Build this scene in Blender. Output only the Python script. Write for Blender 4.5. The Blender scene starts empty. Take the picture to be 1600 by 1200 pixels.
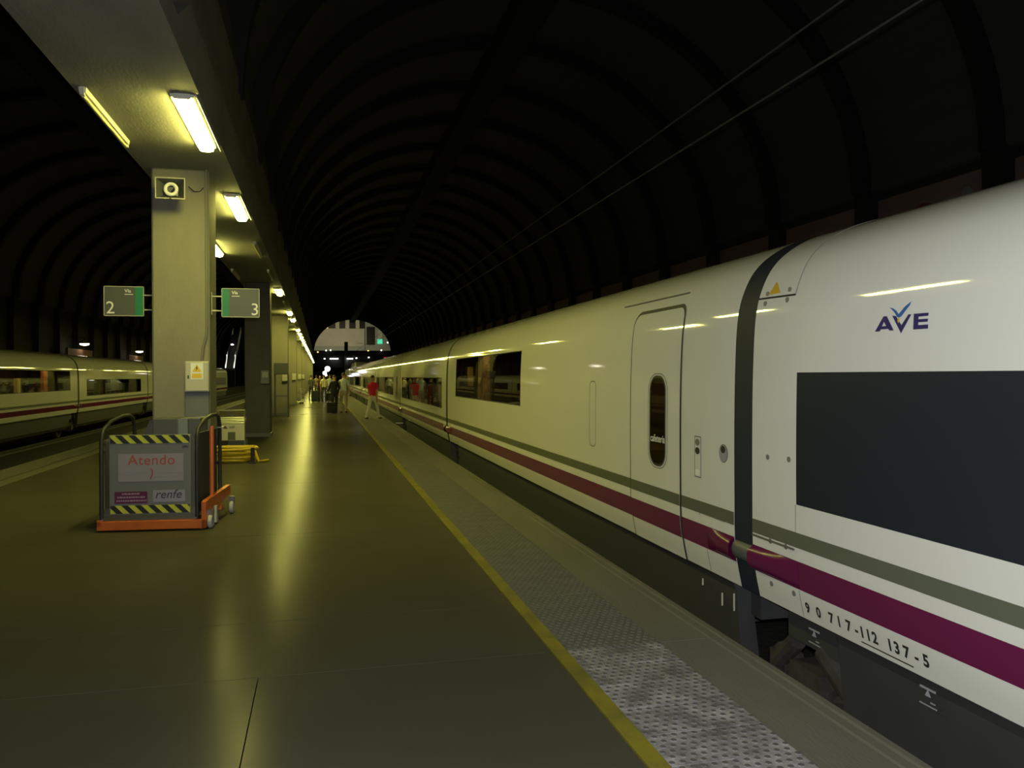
import bpy, bmesh, math, random
from math import sin, cos, pi, radians, sqrt
from mathutils import Vector, Matrix
from mathutils.geometry import delaunay_2d_cdt

random.seed(7)
SC = bpy.context.scene
COL = SC.collection

# ------------------------------------------------------------------ camera
F_PX = 1260.0
TH = radians(13.3466)      # yaw of the view away from the track direction
ROLL = radians(0.3)
cam_d = bpy.data.cameras.new('camera')
cam_d.sensor_fit = 'HORIZONTAL'
cam_d.sensor_width = 36.0
cam_d.lens = 36.0 * F_PX / 1600.0
cam_d.shift_y = -13.57 / 1600.0
cam_d.clip_start = 0.05
cam_d.clip_end = 1000
cam = bpy.data.objects.new('camera', cam_d)
COL.objects.link(cam)
Rv = Vector((cos(TH), -sin(TH), 0)); Fv = Vector((sin(TH), cos(TH), 0)); Uv = Vector((0, 0, 1))
Rc = Rv * cos(ROLL) - Uv * sin(ROLL)
Uc = Rv * sin(ROLL) + Uv * cos(ROLL)
M = Matrix(((Rc.x, Uc.x, -Fv.x, 0), (Rc.y, Uc.y, -Fv.y, 0), (Rc.z, Uc.z, -Fv.z, 1.62), (0, 0, 0, 1)))
cam.matrix_world = M
SC.camera = cam

# ------------------------------------------------------------------ world, view, area lights
SC.view_settings.view_transform = 'Standard'
SC.view_settings.look = 'None'
SC.view_settings.exposure = 0.0
SC.view_settings.gamma = 1.0
SC.view_settings.use_curve_mapping = False
SC.cycles.use_denoising = True
SC.cycles.max_bounces = 8
SC.cycles.sample_clamp_indirect = 8.0
world = bpy.data.worlds.new('night_sky')
SC.world = world
world.use_nodes = True
bg = world.node_tree.nodes['Background']
bg.inputs[0].default_value = (0.20, 0.20, 0.22, 1)
bg.inputs[1].default_value = 0.006

LAMP_COL = (1.0, 0.935, 0.20)
LAMP_STRENGTH = 116.0


def area_light(name, loc, target, sx, sy, power, color):
    d = bpy.data.lights.new(name, 'AREA')
    d.shape = 'RECTANGLE'; d.size = sx; d.size_y = sy
    d.energy = power; d.color = color
    o = bpy.data.objects.new(name, d)
    COL.objects.link(o)
    o.location = loc
    v = Vector(target) - Vector(loc)
    o.rotation_euler = v.to_track_quat('-Z', 'Y').to_euler()
    return o


# white light of the concourse that the platform leads back to, behind the camera
area_light('concourse_light', (-1.0, -4.5, 5.4), (1.5, 6.0, 1.0), 4.0, 1.6, 60.0, (1.0, 0.99, 0.93))
# the photographer's own flash: a small lamp on top of the camera
fl = area_light('camera_flash', (-0.012, -0.05, 1.70), (sin(TH) * 10, cos(TH) * 10, 1.6), 0.06, 0.04, 172.0, (0.97, 1.0, 0.985))
# unseen fill light added to brighten the building beyond the end of the hall
area_light('facade_fill_light', (4.0, 181.0, 7.6), (5.0, 201.0, 12.5), 4.0, 2.0, 1750.0, (1.0, 0.90, 0.56))


# ------------------------------------------------------------------ materials
def mat(name, color, rough=0.5, metal=0.0, spec=0.5, c2=None, scale=6.0, amount=0.5, detail=6.0, stretch=None,
        bump=0.0, bscale=None, rough2=None, space='Object', coat=0.0):
    m = bpy.data.materials.new(name)
    m.use_nodes = True
    nt = m.node_tree
    b = nt.nodes['Principled BSDF']
    b.inputs['Base Color'].default_value = (*color, 1)
    b.inputs['Roughness'].default_value = rough
    b.inputs['Metallic'].default_value = metal
    b.inputs['Specular IOR Level'].default_value = spec
    b.inputs['Coat Weight'].default_value = coat
    if c2 is not None or bump or rough2 is not None:
        tc = nt.nodes.new('ShaderNodeTexCoord')
        mp = nt.nodes.new('ShaderNodeMapping')
        nt.links.new(tc.outputs[space], mp.inputs[0])
        if stretch:
            mp.inputs['Scale'].default_value = stretch
        n = nt.nodes.new('ShaderNodeTexNoise')
        n.inputs['Scale'].default_value = scale
        n.inputs['Detail'].default_value = detail
        n.inputs['Roughness'].default_value = 0.6
        nt.links.new(mp.outputs[0], n.inputs['Vector'])
        if c2 is not None:
            r = nt.nodes.new('ShaderNodeValToRGB')
            r.color_ramp.elements[0].position = 0.5 - amount * 0.4
            r.color_ramp.elements[1].position = 0.5 + amount * 0.4
            r.color_ramp.elements[0].color = (*color, 1)
            r.color_ramp.elements[1].color = (*c2, 1)
            nt.links.new(n.outputs['Fac'], r.inputs[0])
            nt.links.new(r.outputs[0], b.inputs['Base Color'])
        if rough2 is not None:
            mr = nt.nodes.new('ShaderNodeMapRange')
            mr.inputs[1].default_value = 0.3; mr.inputs[2].default_value = 0.7
            mr.inputs[3].default_value = rough; mr.inputs[4].default_value = rough2
            nt.links.new(n.outputs['Fac'], mr.inputs[0])
            nt.links.new(mr.outputs[0], b.inputs['Roughness'])
        if bump:
            n2 = nt.nodes.new('ShaderNodeTexNoise')
            n2.inputs['Scale'].default_value = bscale or scale * 4
            n2.inputs['Detail'].default_value = 5
            nt.links.new(mp.outputs[0], n2.inputs['Vector'])
            bp = nt.nodes.new('ShaderNodeBump')
            bp.inputs['Strength'].default_value = bump
            bp.inputs['Distance'].default_value = 0.02
            nt.links.new(n2.outputs['Fac'], bp.inputs['Height'])
            nt.links.new(bp.outputs[0], b.inputs['Normal'])
    return m


def emit(name, color, strength):
    m = bpy.data.materials.new(name)
    m.use_nodes = True
    nt = m.node_tree
    nt.nodes.remove(nt.nodes['Principled BSDF'])
    e = nt.nodes.new('ShaderNodeEmission')
    e.inputs[0].default_value = (*color, 1)
    e.inputs[1].default_value = strength
    nt.links.new(e.outputs[0], nt.nodes['Material Output'].inputs[0])
    return m


def glass_mat(name, tint, ior=1.5):
    m = bpy.data.materials.new(name)
    m.use_nodes = True
    nt = m.node_tree
    nt.nodes.remove(nt.nodes['Principled BSDF'])
    t = nt.nodes.new('ShaderNodeBsdfTransparent'); t.inputs[0].default_value = (*tint, 1)
    g = nt.nodes.new('ShaderNodeBsdfGlossy'); g.inputs['Roughness'].default_value = 0.02
    fr = nt.nodes.new('ShaderNodeFresnel'); fr.inputs[0].default_value = ior
    mx = nt.nodes.new('ShaderNodeMixShader')
    nt.links.new(fr.outputs[0], mx.inputs[0])
    nt.links.new(t.outputs[0], mx.inputs[1]); nt.links.new(g.outputs[0], mx.inputs[2])
    nt.links.new(mx.outputs[0], nt.nodes['Material Output'].inputs[0])
    return m


MT = {}
MT['train'] = mat('train_white_paint', (0.70, 0.70, 0.66), 0.05, spec=0.5, c2=(0.66, 0.655, 0.61), scale=1.5, amount=1.0)
MT['train_skirt_white'] = MT['train']
MT['purple'] = mat('purple_stripe_paint', (0.125, 0.010, 0.058), 0.22, spec=0.35)
MT['green_stripe'] = mat('grey_green_stripe_paint', (0.115, 0.125, 0.085), 0.3, spec=0.35)
MT['film'] = mat('dark_window_film', (0.019, 0.023, 0.029), 0.4, spec=0.10)
MT['skirt'] = mat('underframe_dark_grey', (0.030, 0.033, 0.034), 0.6, c2=(0.045, 0.045, 0.043), scale=5, amount=1.0)
MT['bogie'] = mat('dusty_running_gear', (0.020, 0.018, 0.015), 0.8, c2=(0.045, 0.04, 0.035), scale=9)
MT['bellows'] = mat('navy_rubber_bellows', (0.016, 0.021, 0.034), 0.6, spec=0.2)
MT['rubber'] = mat('black_rubber_seal', (0.02, 0.02, 0.018), 0.6)
MT['line'] = mat('grey_panel_gap', (0.17, 0.16, 0.14), 0.6)
MT['glass'] = glass_mat('tinted_carriage_glass', (0.62, 0.63, 0.60), 1.33)
MT['clear'] = glass_mat('clear_glass', (0.9, 0.93, 0.92))
MT['lining'] = mat('brown_interior_lining', (0.09, 0.05, 0.025), 0.6, c2=(0.05, 0.035, 0.025), scale=2)
MT['counter'] = mat('yellow_interior_panel', (0.62, 0.50, 0.12), 0.5)
MT['speckle'] = mat('speckled_copper_column', (0.40, 0.22, 0.09), 0.4, c2=(0.10, 0.05, 0.02), scale=14, amount=0.3)
MT['seat_red'] = mat('red_seat_cloth', (0.20, 0.025, 0.02), 0.8)
MT['seat_grey'] = mat('grey_seat_cloth', (0.14, 0.15, 0.14), 0.8)
MT['orange_in'] = mat('orange_interior_panel', (0.65, 0.22, 0.07), 0.5)
MT['interior_lamp'] = emit('warm_interior_lamp', (1.0, 0.66, 0.25), 3.2)
MT['navy'] = mat('navy_logo_paint', (0.030, 0.020, 0.115), 0.5, spec=0.1)
MT['blue'] = mat('blue_logo_paint', (0.030, 0.105, 0.32), 0.5, spec=0.1)
MT['gold'] = mat('amber_warning_paint', (0.55, 0.34, 0.02), 0.4)
MT['letter_dark'] = mat('dark_grey_lettering', (0.030, 0.028, 0.024), 0.5, spec=0.1)
MT['white'] = mat('white_print', (0.78, 0.78, 0.74), 0.5)
MT['steel'] = mat('brushed_steel', (0.55, 0.55, 0.52), 0.3, metal=1.0)
MT['wire'] = mat('weathered_copper_wire', (0.045, 0.045, 0.042), 0.7)
MT['pillar_shaded'] = mat('shade_darkened_concrete', (0.085, 0.082, 0.068), 0.7, c2=(0.11, 0.106, 0.09), scale=3)  # second pillar's concrete, its colour darkened to stand for the lack of lamp light
MT['steel_dark'] = mat('dark_steel', (0.10, 0.10, 0.10), 0.45, metal=0.7)
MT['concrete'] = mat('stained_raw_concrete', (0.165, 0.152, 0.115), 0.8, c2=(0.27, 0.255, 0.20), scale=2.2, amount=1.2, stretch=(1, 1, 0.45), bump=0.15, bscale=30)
MT['soffit'] = mat('stained_beam_concrete', (0.115, 0.112, 0.097), 0.8, c2=(0.27, 0.26, 0.22), scale=1.1, amount=0.9, stretch=(1.6, 0.5, 1), bump=0.15, bscale=25)
MT['grey_paint'] = mat('grey_dado_paint', (0.135, 0.14, 0.135), 0.55)
MT['floor'] = mat('polished_concrete_floor', (0.052, 0.048, 0.034), 0.215, spec=0.028, c2=(0.084, 0.078, 0.057), scale=0.55, amount=1.3, detail=5)
MT['joint'] = mat('floor_joint_filler', (0.030, 0.027, 0.022), 0.8)
MT['yellow_line'] = mat('worn_yellow_line_paint', (0.29, 0.25, 0.006), 0.5, c2=(0.075, 0.068, 0.025), scale=3.5, amount=0.75, detail=10)
MT['edge'] = mat('platform_edge_concrete', (0.095, 0.092, 0.076), 0.75, c2=(0.15, 0.145, 0.118), scale=2.5, amount=1.2, stretch=(2, 0.4, 1), bump=0.2, bscale=40)
MT['tactile'] = mat('dark_studded_tile', (0.075, 0.073, 0.062), 0.7, c2=(0.125, 0.12, 0.105), scale=4, amount=0.9)
MT['ballast'] = mat('oily_track_ballast', (0.018, 0.016, 0.013), 0.95, c2=(0.040, 0.036, 0.030), scale=9, bump=1.0, bscale=14)
MT['vault'] = mat('vault_lining', (0.075, 0.073, 0.064), 0.9, c2=(0.058, 0.056, 0.049), scale=1.2, stretch=(1, 0.3, 6))
MT['rib'] = mat('dark_vault_rib', (0.010, 0.0095, 0.009), 0.8)
MT['wallbrick'] = mat('plum_red_wall_panel', (0.20, 0.115, 0.10), 0.85, c2=(0.27, 0.18, 0.15), scale=1.0, amount=0.8)
MT['darkwall'] = mat('dark_hall_wall', (0.028, 0.026, 0.023), 0.9)
MT['sign_grey'] = mat('sign_grey_panel', (0.085, 0.088, 0.082), 0.45)
MT['sign_green'] = mat('sign_green_band', (0.012, 0.185, 0.082), 0.45)
MT['housing'] = mat('lamp_housing_enamel', (0.62, 0.60, 0.52), 0.4)
MT['lamp'] = emit('fluorescent_tube_glow', LAMP_COL, LAMP_STRENGTH)
MT['tube_off'] = mat('unlit_lamp_cover', (0.62, 0.56, 0.30), 0.35)
MT['globe'] = emit('white_globe_glow', (1.0, 0.97, 0.98), 8.0)
MT['sheet_lamp'] = emit('sheet_lamp_glow', (1.0, 0.86, 0.68), 14.0)
MT['ebox'] = mat('beige_enamel_box', (0.47, 0.455, 0.36), 0.5)
MT['label_yellow'] = mat('yellow_label', (0.75, 0.50, 0.03), 0.5)
MT['black'] = mat('matt_black', (0.02, 0.02, 0.02), 0.55)
MT['orange'] = mat('orange_enamel', (0.62, 0.145, 0.022), 0.4, c2=(0.48, 0.11, 0.02), scale=8)
MT['panel_grey'] = mat('grey_sheet_panel', (0.175, 0.182, 0.175), 0.45)
MT['haz_yellow'] = mat('hazard_yellow', (0.60, 0.62, 0.06), 0.45)
MT['poster'] = mat('faded_paper_notice', (0.30, 0.27, 0.29), 0.6)
MT['poster_red'] = mat('faded_red_print', (0.40, 0.085, 0.06), 0.6)
MT['purple_label'] = mat('purple_sticker', (0.125, 0.018, 0.075), 0.45)
MT['pale_print'] = mat('pale_pink_print', (0.36, 0.24, 0.30), 0.5)
MT['violet_grey'] = mat('violet_grey_sticker', (0.30, 0.29, 0.34), 0.5)
MT['renfe'] = mat('plum_grey_print', (0.065, 0.055, 0.085), 0.5)
MT['tyre'] = mat('pale_grey_wheel_rubber', (0.42, 0.42, 0.38), 0.6)
MT['hose'] = mat('yellow_hose_rubber', (0.50, 0.36, 0.018), 0.45)
MT['trolley_panel'] = mat('cream_trolley_panel', (0.52, 0.50, 0.40), 0.5)
MT['dark_fabric'] = mat('dark_cart_cover', (0.055, 0.048, 0.048), 0.8)
MT['slate'] = mat('slate_grey_casing', (0.085, 0.09, 0.092), 0.5)
MT['slate_light'] = mat('pale_blue_grey_casing', (0.20, 0.22, 0.235), 0.5)
MT['facade'] = mat('pale_rendered_facade', (0.45, 0.42, 0.34), 0.9, c2=(0.38, 0.36, 0.30), scale=0.6)
MT['facade_grey'] = mat('grey_facade', (0.26, 0.27, 0.24), 0.9)
MT['window_dark'] = mat('dark_far_window', (0.012, 0.010, 0.009), 0.3)
MT['window_lit'] = emit('lit_far_window', (1.0, 0.80, 0.32), 1.0)
MT['green_sign'] = emit('lit_green_sign', (0.10, 0.75, 0.42), 1.0)
MT['white_lit'] = emit('white_far_lamp', (1.0, 0.98, 0.92), 9.0)
MT['amber_lit'] = emit('amber_far_lamp', (1.0, 0.72, 0.14), 3.0)
MT['red_lit'] = emit('lit_red_sign', (0.55, 0.02, 0.05), 0.6)
MT['bridge'] = mat('dark_bridge_deck', (0.012, 0.012, 0.010), 0.9)
MT['far_ground'] = mat('dark_yard_ground', (0.02, 0.02, 0.016), 0.95)
MT['leaf'] = mat('dark_tree_foliage', (0.012, 0.022, 0.006), 0.9)
MT['panel_brown'] = mat('brown_hoarding', (0.20, 0.105, 0.05), 0.7)
SKIN = mat('skin', (0.45, 0.26, 0.17), 0.55)
HAIR = mat('dark_hair', (0.018, 0.012, 0.009), 0.6)
CL = {}


def cloth(name, c):
    if name not in CL:
        CL[name] = mat(name + '_cloth', c, 0.85)
    return CL[name]


# the floor polish is half worn away: a matt share beside the glossy one
nt = MT['floor'].node_tree
pb = nt.nodes['Principled BSDF']
df = nt.nodes.new('ShaderNodeBsdfDiffuse')
mxs = nt.nodes.new('ShaderNodeMixShader'); mxs.inputs[0].default_value = 0.60
nt.links.new(pb.inputs['Base Color'].links[0].from_socket, df.inputs[0])
nt.links.new(pb.outputs[0], mxs.inputs[1]); nt.links.new(df.outputs[0], mxs.inputs[2])
nt.links.new(mxs.outputs[0], nt.nodes['Material Output'].inputs[0])


# worn white paint that stays in the hollows between the studs of the newer tiles
def worn_tile_mat():
    m = mat('worn_white_studded_tile', (0.10, 0.095, 0.09), 0.75)
    nt = m.node_tree
    b = nt.nodes['Principled BSDF']
    tc = nt.nodes.new('ShaderNodeTexCoord')
    geo = nt.nodes.new('ShaderNodeNewGeometry')
    sp = nt.nodes.new('ShaderNodeSeparateXYZ')
    nt.links.new(tc.outputs['Object'], sp.inputs[0])
    mr = nt.nodes.new('ShaderNodeMapRange')
    mr.inputs[1].default_value = 0.0005; mr.inputs[2].default_value = 0.0035
    mr.inputs[3].default_value = 1.0; mr.inputs[4].default_value = 0.0
    nt.links.new(sp.outputs[2], mr.inputs[0])
    n = nt.nodes.new('ShaderNodeTexNoise'); n.inputs['Scale'].default_value = 5.5; n.inputs['Detail'].default_value = 10; n.inputs['Roughness'].default_value = 0.7
    nt.links.new(geo.outputs['Position'], n.inputs['Vector'])
    r = nt.nodes.new('ShaderNodeValToRGB')
    r.color_ramp.elements[0].position = 0.40; r.color_ramp.elements[1].position = 0.64
    r.color_ramp.elements[0].color = (0.12, 0.12, 0.12, 1); r.color_ramp.elements[1].color = (1, 1, 1, 1)
    nt.links.new(n.outputs['Fac'], r.inputs[0])
    mu = nt.nodes.new('ShaderNodeMath'); mu.operation = 'MULTIPLY'
    nt.links.new(mr.outputs[0], mu.inputs[0]); nt.links.new(r.outputs[0], mu.inputs[1])
    mx = nt.nodes.new('ShaderNodeMix'); mx.data_type = 'RGBA'
    mx.inputs[6].default_value = (0.085, 0.080, 0.078, 1); mx.inputs[7].default_value = (0.36, 0.34, 0.35, 1)
    nt.links.new(mu.outputs[0], mx.inputs[0])
    nt.links.new(mx.outputs[2], b.inputs['Base Color'])
    return m


MT['worn_tile'] = worn_tile_mat()


# ------------------------------------------------------------------ mesh helpers
class MB:
    def __init__(self):
        self.v = []; self.f = []; self.m = []; self.cur = 0

    def mi(self, i):
        self.cur = i
        return self

    def add(self, vs, fs):
        k = len(self.v)
        self.v += [tuple(p) for p in vs]
        self.f += [tuple(i + k for i in f) for f in fs]
        self.m += [self.cur] * len(fs)
        return self

    def box(self, x0, x1, y0, y1, z0, z1):
        vs = [(x, y, z) for z in (z0, z1) for y in (y0, y1) for x in (x0, x1)]
        return self.add(vs, [(0, 2, 3, 1), (4, 5, 7, 6), (0, 1, 5, 4), (2, 6, 7, 3), (0, 4, 6, 2), (1, 3, 7, 5)])

    def tube(self, path, r, n=8, cap=True, closed=False):
        P = [Vector(p) for p in path]
        rs = r if isinstance(r, (list, tuple)) else [r] * len(P)
        t0 = (P[1] - P[0]).normalized()
        up = Vector((0, 0, 1)) if abs(t0.z) < 0.9 else Vector((1, 0, 0))
        nrm = t0.cross(up).normalized()
        vs = []
        L = len(P)
        for i in range(L):
            if closed:
                t = (P[(i + 1) % L] - P[i - 1]).normalized()
            elif i == 0:
                t = t0
            elif i == L - 1:
                t = (P[i] - P[i - 1]).normalized()
            else:
                t = ((P[i + 1] - P[i]).normalized() + (P[i] - P[i - 1]).normalized())
                t = t.normalized() if t.length > 1e-6 else (P[i] - P[i - 1]).normalized()
            nrm = (nrm - t * nrm.dot(t))
            nrm = nrm.normalized() if nrm.length > 1e-6 else t.orthogonal().normalized()
            b = t.cross(nrm)
            for k in range(n):
                a = 2 * pi * k / n
                vs.append(P[i] + (nrm * cos(a) + b * sin(a)) * rs[i])
        fs = []
        for i in range(L if closed else L - 1):
            j = (i + 1) % L
            for k in range(n):
                l = (k + 1) % n
                fs.append((i * n + k, i * n + l, j * n + l, j * n + k))
        if cap and not closed:
            fs.append(tuple(range(n))[::-1]); fs.append(tuple((L - 1) * n + k for k in range(n)))
        return self.add(vs, fs)

    def prism(self, poly, axis, a, b):
        # poly of 2D points extruded along axis ('x': (y,z), 'y': (x,z), 'z': (x,y))
        def p3(p, w):
            return {'x': (w, p[0], p[1]), 'y': (p[0], w, p[1]), 'z': (p[0], p[1], w)}[axis]
        n = len(poly)
        vs = [p3(p, a) for p in poly] + [p3(p, b) for p in poly]
        fs = [tuple(range(n))[::-1], tuple(range(n, 2 * n))]
        fs += [(i, (i + 1) % n, n + (i + 1) % n, n + i) for i in range(n)]
        return self.add(vs, fs)

    def lathe(self, prof, c, n=16, axis='z'):
        vs = []
        for r, h in prof:
            for k in range(n):
                a = 2 * pi * k / n
                if axis == 'z':
                    vs.append((c[0] + r * cos(a), c[1] + r * sin(a), c[2] + h))
                elif axis == 'x':
                    vs.append((c[0] + h, c[1] + r * cos(a), c[2] + r * sin(a)))
                else:
                    vs.append((c[0] + r * cos(a), c[1] + h, c[2] + r * sin(a)))
        fs = []
        for i in range(len(prof) - 1):
            for k in range(n):
                l = (k + 1) % n
                fs.append((i * n + k, i * n + l, (i + 1) * n + l, (i + 1) * n + k))
        fs.append(tuple(range(n))[::-1]); fs.append(tuple((len(prof) - 1) * n + k for k in range(n)))
        return self.add(vs, fs)

    def mesh(self, name, mats, smooth=False, fix=True):
        me = bpy.data.meshes.new(name)
        me.from_pydata(self.v, [], self.f)
        for m in (mats if isinstance(mats, (list, tuple)) else [mats]):
            me.materials.append(m)
        me.polygons.foreach_set('material_index', self.m)
        if fix:
            bm = bmesh.new(); bm.from_mesh(me)
            bmesh.ops.recalc_face_normals(bm, faces=bm.faces)
            bm.to_mesh(me); bm.free()
        if smooth:
            me.polygons.foreach_set('use_smooth', [True] * len(me.polygons))
            me.set_sharp_from_angle(angle=radians(40))
        me.update()
        return me

    def build(self, name, mats, parent=None, world=True, smooth=False, bevel=0.0, fix=True):
        o = bpy.data.objects.new(name, self.mesh(name, mats, smooth, fix))
        return put(o, parent, world, bevel)


def put(o, parent=None, world=True, bevel=0.0):
    COL.objects.link(o)
    if parent is not None:
        o.parent = parent
        if world and parent.parent is None and parent.type == 'EMPTY':
            o.matrix_parent_inverse = Matrix.Translation(-parent.location)
    if bevel:
        b = o.modifiers.new('bevel', 'BEVEL'); b.width = bevel; b.segments = 2; b.limit_method = 'ANGLE'
    return o


def tag(o, label, cat=None, group=None, kind=None):
    if label: o['label'] = label
    if cat: o['category'] = cat
    if group: o['group'] = group
    if kind: o['kind'] = kind
    return o


def empty(name, loc, label, cat, group=None, kind=None, rz=0.0):
    o = bpy.data.objects.new(name, None)
    o.empty_display_size = 0.2
    COL.objects.link(o)
    o.location = loc
    o.rotation_euler = (0, 0, rz)
    return tag(o, label, cat, group, kind)


def copy_tree(o, parent=None):
    c = o.copy(); COL.objects.link(c)
    if parent is not None:
        c.parent = parent
    for ch in list(o.children):
        copy_tree(ch, c)
    return c


ORD = ['zeroth', 'first', 'second', 'third', 'fourth', 'fifth', 'sixth', 'seventh', 'eighth', 'ninth', 'tenth', 'eleventh', 'twelfth',
       'thirteenth', 'fourteenth', 'fifteenth', 'sixteenth', 'seventeenth', 'eighteenth', 'nineteenth', 'twentieth']
TENS = {2: 'twenty', 3: 'thirty', 4: 'forty'}


def ordinal(n):
    if n <= 20: return ORD[n]
    t, u = divmod(n, 10)
    return (TENS[t][:-1] + 'ieth') if u == 0 else TENS[t] + '-' + ORD[u]


_text_cache = {}


def text2d(s, size, align='LEFT', spacing=1.0, shear=0.0, bold=0.0):
    """flat lettering as 2D vertices and faces"""
    key = (s, size, align, spacing, shear, bold)
    if key in _text_cache:
        return _text_cache[key]
    cu = bpy.data.curves.new('lettering', 'FONT')
    cu.body = s; cu.size = size; cu.align_x = align; cu.space_character = spacing; cu.shear = shear
    cu.offset = bold; cu.resolution_u = 3; cu.fill_mode = 'FRONT'
    o = bpy.data.objects.new('lettering', cu)
    COL.objects.link(o)
    dg = bpy.context.evaluated_depsgraph_get()
    ev = o.evaluated_get(dg)
    me = ev.to_mesh()
    vs = [(v.co.x, v.co.y) for v in me.vertices]
    fs = [tuple(p.vertices) for p in me.polygons]
    ev.to_mesh_clear()
    bpy.data.objects.remove(o); bpy.data.curves.remove(cu)
    _text_cache[key] = (vs, fs)
    return vs, fs


def inside(p, L):
    c = False
    for i in range(len(L)):
        (x0, y0), (x1, y1) = L[i], L[i - 1]
        if (y0 > p[1]) != (y1 > p[1]) and p[0] < (x1 - x0) * (p[1] - y0) / (y1 - y0) + x0:
            c = not c
    return c


def tri_poly(outline, holes=(), step=0.1):
    """triangulate a 2D outline with holes, with inner points in rows so that the sheet can follow a curve"""
    vs = [Vector(p) for p in outline]; es = [(i, (i + 1) % len(outline)) for i in range(len(outline))]
    for h in holes:
        k = len(vs); vs += [Vector(p) for p in h]
        es += [(k + i, k + (i + 1) % len(h)) for i in range(len(h))]
    xs = [p[0] for p in outline]; zs = [p[1] for p in outline]
    nx, nz = int((max(xs) - min(xs)) / step), int((max(zs) - min(zs)) / step)
    for i in range(1, nx + 1):
        for j in range(1, nz + 1):
            p = (min(xs) + (i - .37) * step, min(zs) + (j - .41) * step)
            if inside(p, outline) and not any(inside(p, h) for h in holes): vs.append(Vector(p))
    r = delaunay_2d_cdt(vs, es, [], 0, 1e-6)
    P = [tuple(v) for v in r[0]]
    fs = []
    for f in r[2]:
        c = (sum(P[i][0] for i in f) / len(f), sum(P[i][1] for i in f) / len(f))
        if inside(c, outline) and not any(inside(c, h) for h in holes): fs.append(tuple(f))
    return P, fs


def rrect(x0, x1, y0, y1, r, n=6, tops=True, bots=True):
    pts = []
    for (cx, cy, a0, on) in ((x1 - r, y1 - r, 0, tops), (x0 + r, y1 - r, 90, tops), (x0 + r, y0 + r, 180, bots), (x1 - r, y0 + r, 270, bots)):
        if on:
            for k in range(n + 1):
                a = radians(a0 + 90 * k / n)
                pts.append((cx + r * cos(a), cy + r * sin(a)))
        else:
            pts.append((x1 if a0 in (0, 270) else x0, y1 if a0 < 180 else y0))
    return pts


# ------------------------------------------------------------------ SETTING: platform, tracks, hall
PLAT_R, PLAT_L = 2.46, -5.5
Y_NEAR, Y_END = -7.6, 158.0
BAY = 4.07
SOFFIT = 4.16

floor = MB().box(PLAT_L + 0.05, PLAT_R - 0.03, Y_NEAR, Y_END + 8, -1.0, -0.03).build('floor', MT['joint'])
tag(floor, 'polished dark concrete station platform with joints', None, None, 'structure')
JG = 0.003


def slab_cols(y):
    return [(-4.9, -0.335), (-0.335, 1.305)] if y < 4.5 else [(-4.9, 1.305)]


rows = []
y = 4.54 - BAY * 3
while y < 61:
    if abs(y - 4.54) < 0.01:
        rows += [(4.54, 5.555), (5.555, 4.54 + BAY)]
    else:
        rows.append((y, y + BAY))
    y += BAY
rows.append((y, Y_END + 8))
for (ya, yb) in rows:
    for (xa, xb) in slab_cols(ya):
        MB().box(xa + JG, xb - JG, ya + JG, yb - JG, -0.06, 0.0).build('slab', MT['floor'], floor)
# yellow line, studded strip and edging, both sides
line = MB().box(1.31, 1.40, Y_NEAR, Y_END + 8, -0.05, 0.001).build('yellow_line', MT['yellow_line'], floor)
line['label'] = 'worn yellow safety line along the platform edge'
MB().box(-4.9, -4.66, Y_NEAR, Y_END + 8, -0.05, 0.001).build('pale_strip', MT['edge'], floor)


def stud_tile_mesh(name, m, s=0.291, n=6):
    b = MB()
    h = s / 2 - 0.002
    b.box(-h, h, -h, h, -0.05, 0.0)
    st = s / n
    for i in range(n):
        for j in range(n):
            cx, cy = -s / 2 + st * (i + 0.5), -s / 2 + st * (j + 0.5)
            if j % 2: cx += st * 0.25
            else: cx -= st * 0.25
            vs = []
            for (r, z) in ((0.0165, 0.0), (0.0115, 0.005)):
                for k in range(6):
                    a = pi / 3 * k
                    vs.append((cx + r * cos(a), cy + r * sin(a), z))
            b.add(vs, [(k, (k + 1) % 6, 6 + (k + 1) % 6, 6 + k) for k in range(6)] + [tuple(range(6, 12))])
    return b.mesh(name, m, smooth=False)


tm_new = stud_tile_mesh('studded_tile', MT['worn_tile'])
tm_old = stud_tile_mesh('studded_tile_dark', MT['tactile'])
ty = 4.55 - 0.145 - 0.291 * 9
first_new, first_old = True, True
while ty < 14.5:
    for tx in (1.402 + 0.148, 1.402 + 0.148 + 0.293):
        me = tm_new if ty < 4.5 else tm_old
        o = bpy.data.objects.new('studded_tile', me)
        o.location = (tx, ty, -0.002 + random.uniform(-0.0012, 0.0012))
        o.rotation_euler = (random.uniform(-.003, .003), random.uniform(-.003, .003), 0)
        COL.objects.link(o)
        o.parent = floor
        if me is tm_new:
            o['label'] = 'studded tile with worn white paint between the studs'
    ty += 0.291
MB().box(1.402, 1.988, ty - 0.145, Y_END + 8, -0.05, 0.0015).build('studded_strip', MT['tactile'], floor)
MB().box(1.402, 1.988, Y_NEAR, 4.55 - 0.29 - 0.291 * 9, -0.05, 0.0015).build('studded_strip', MT['tactile'], floor)
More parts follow.
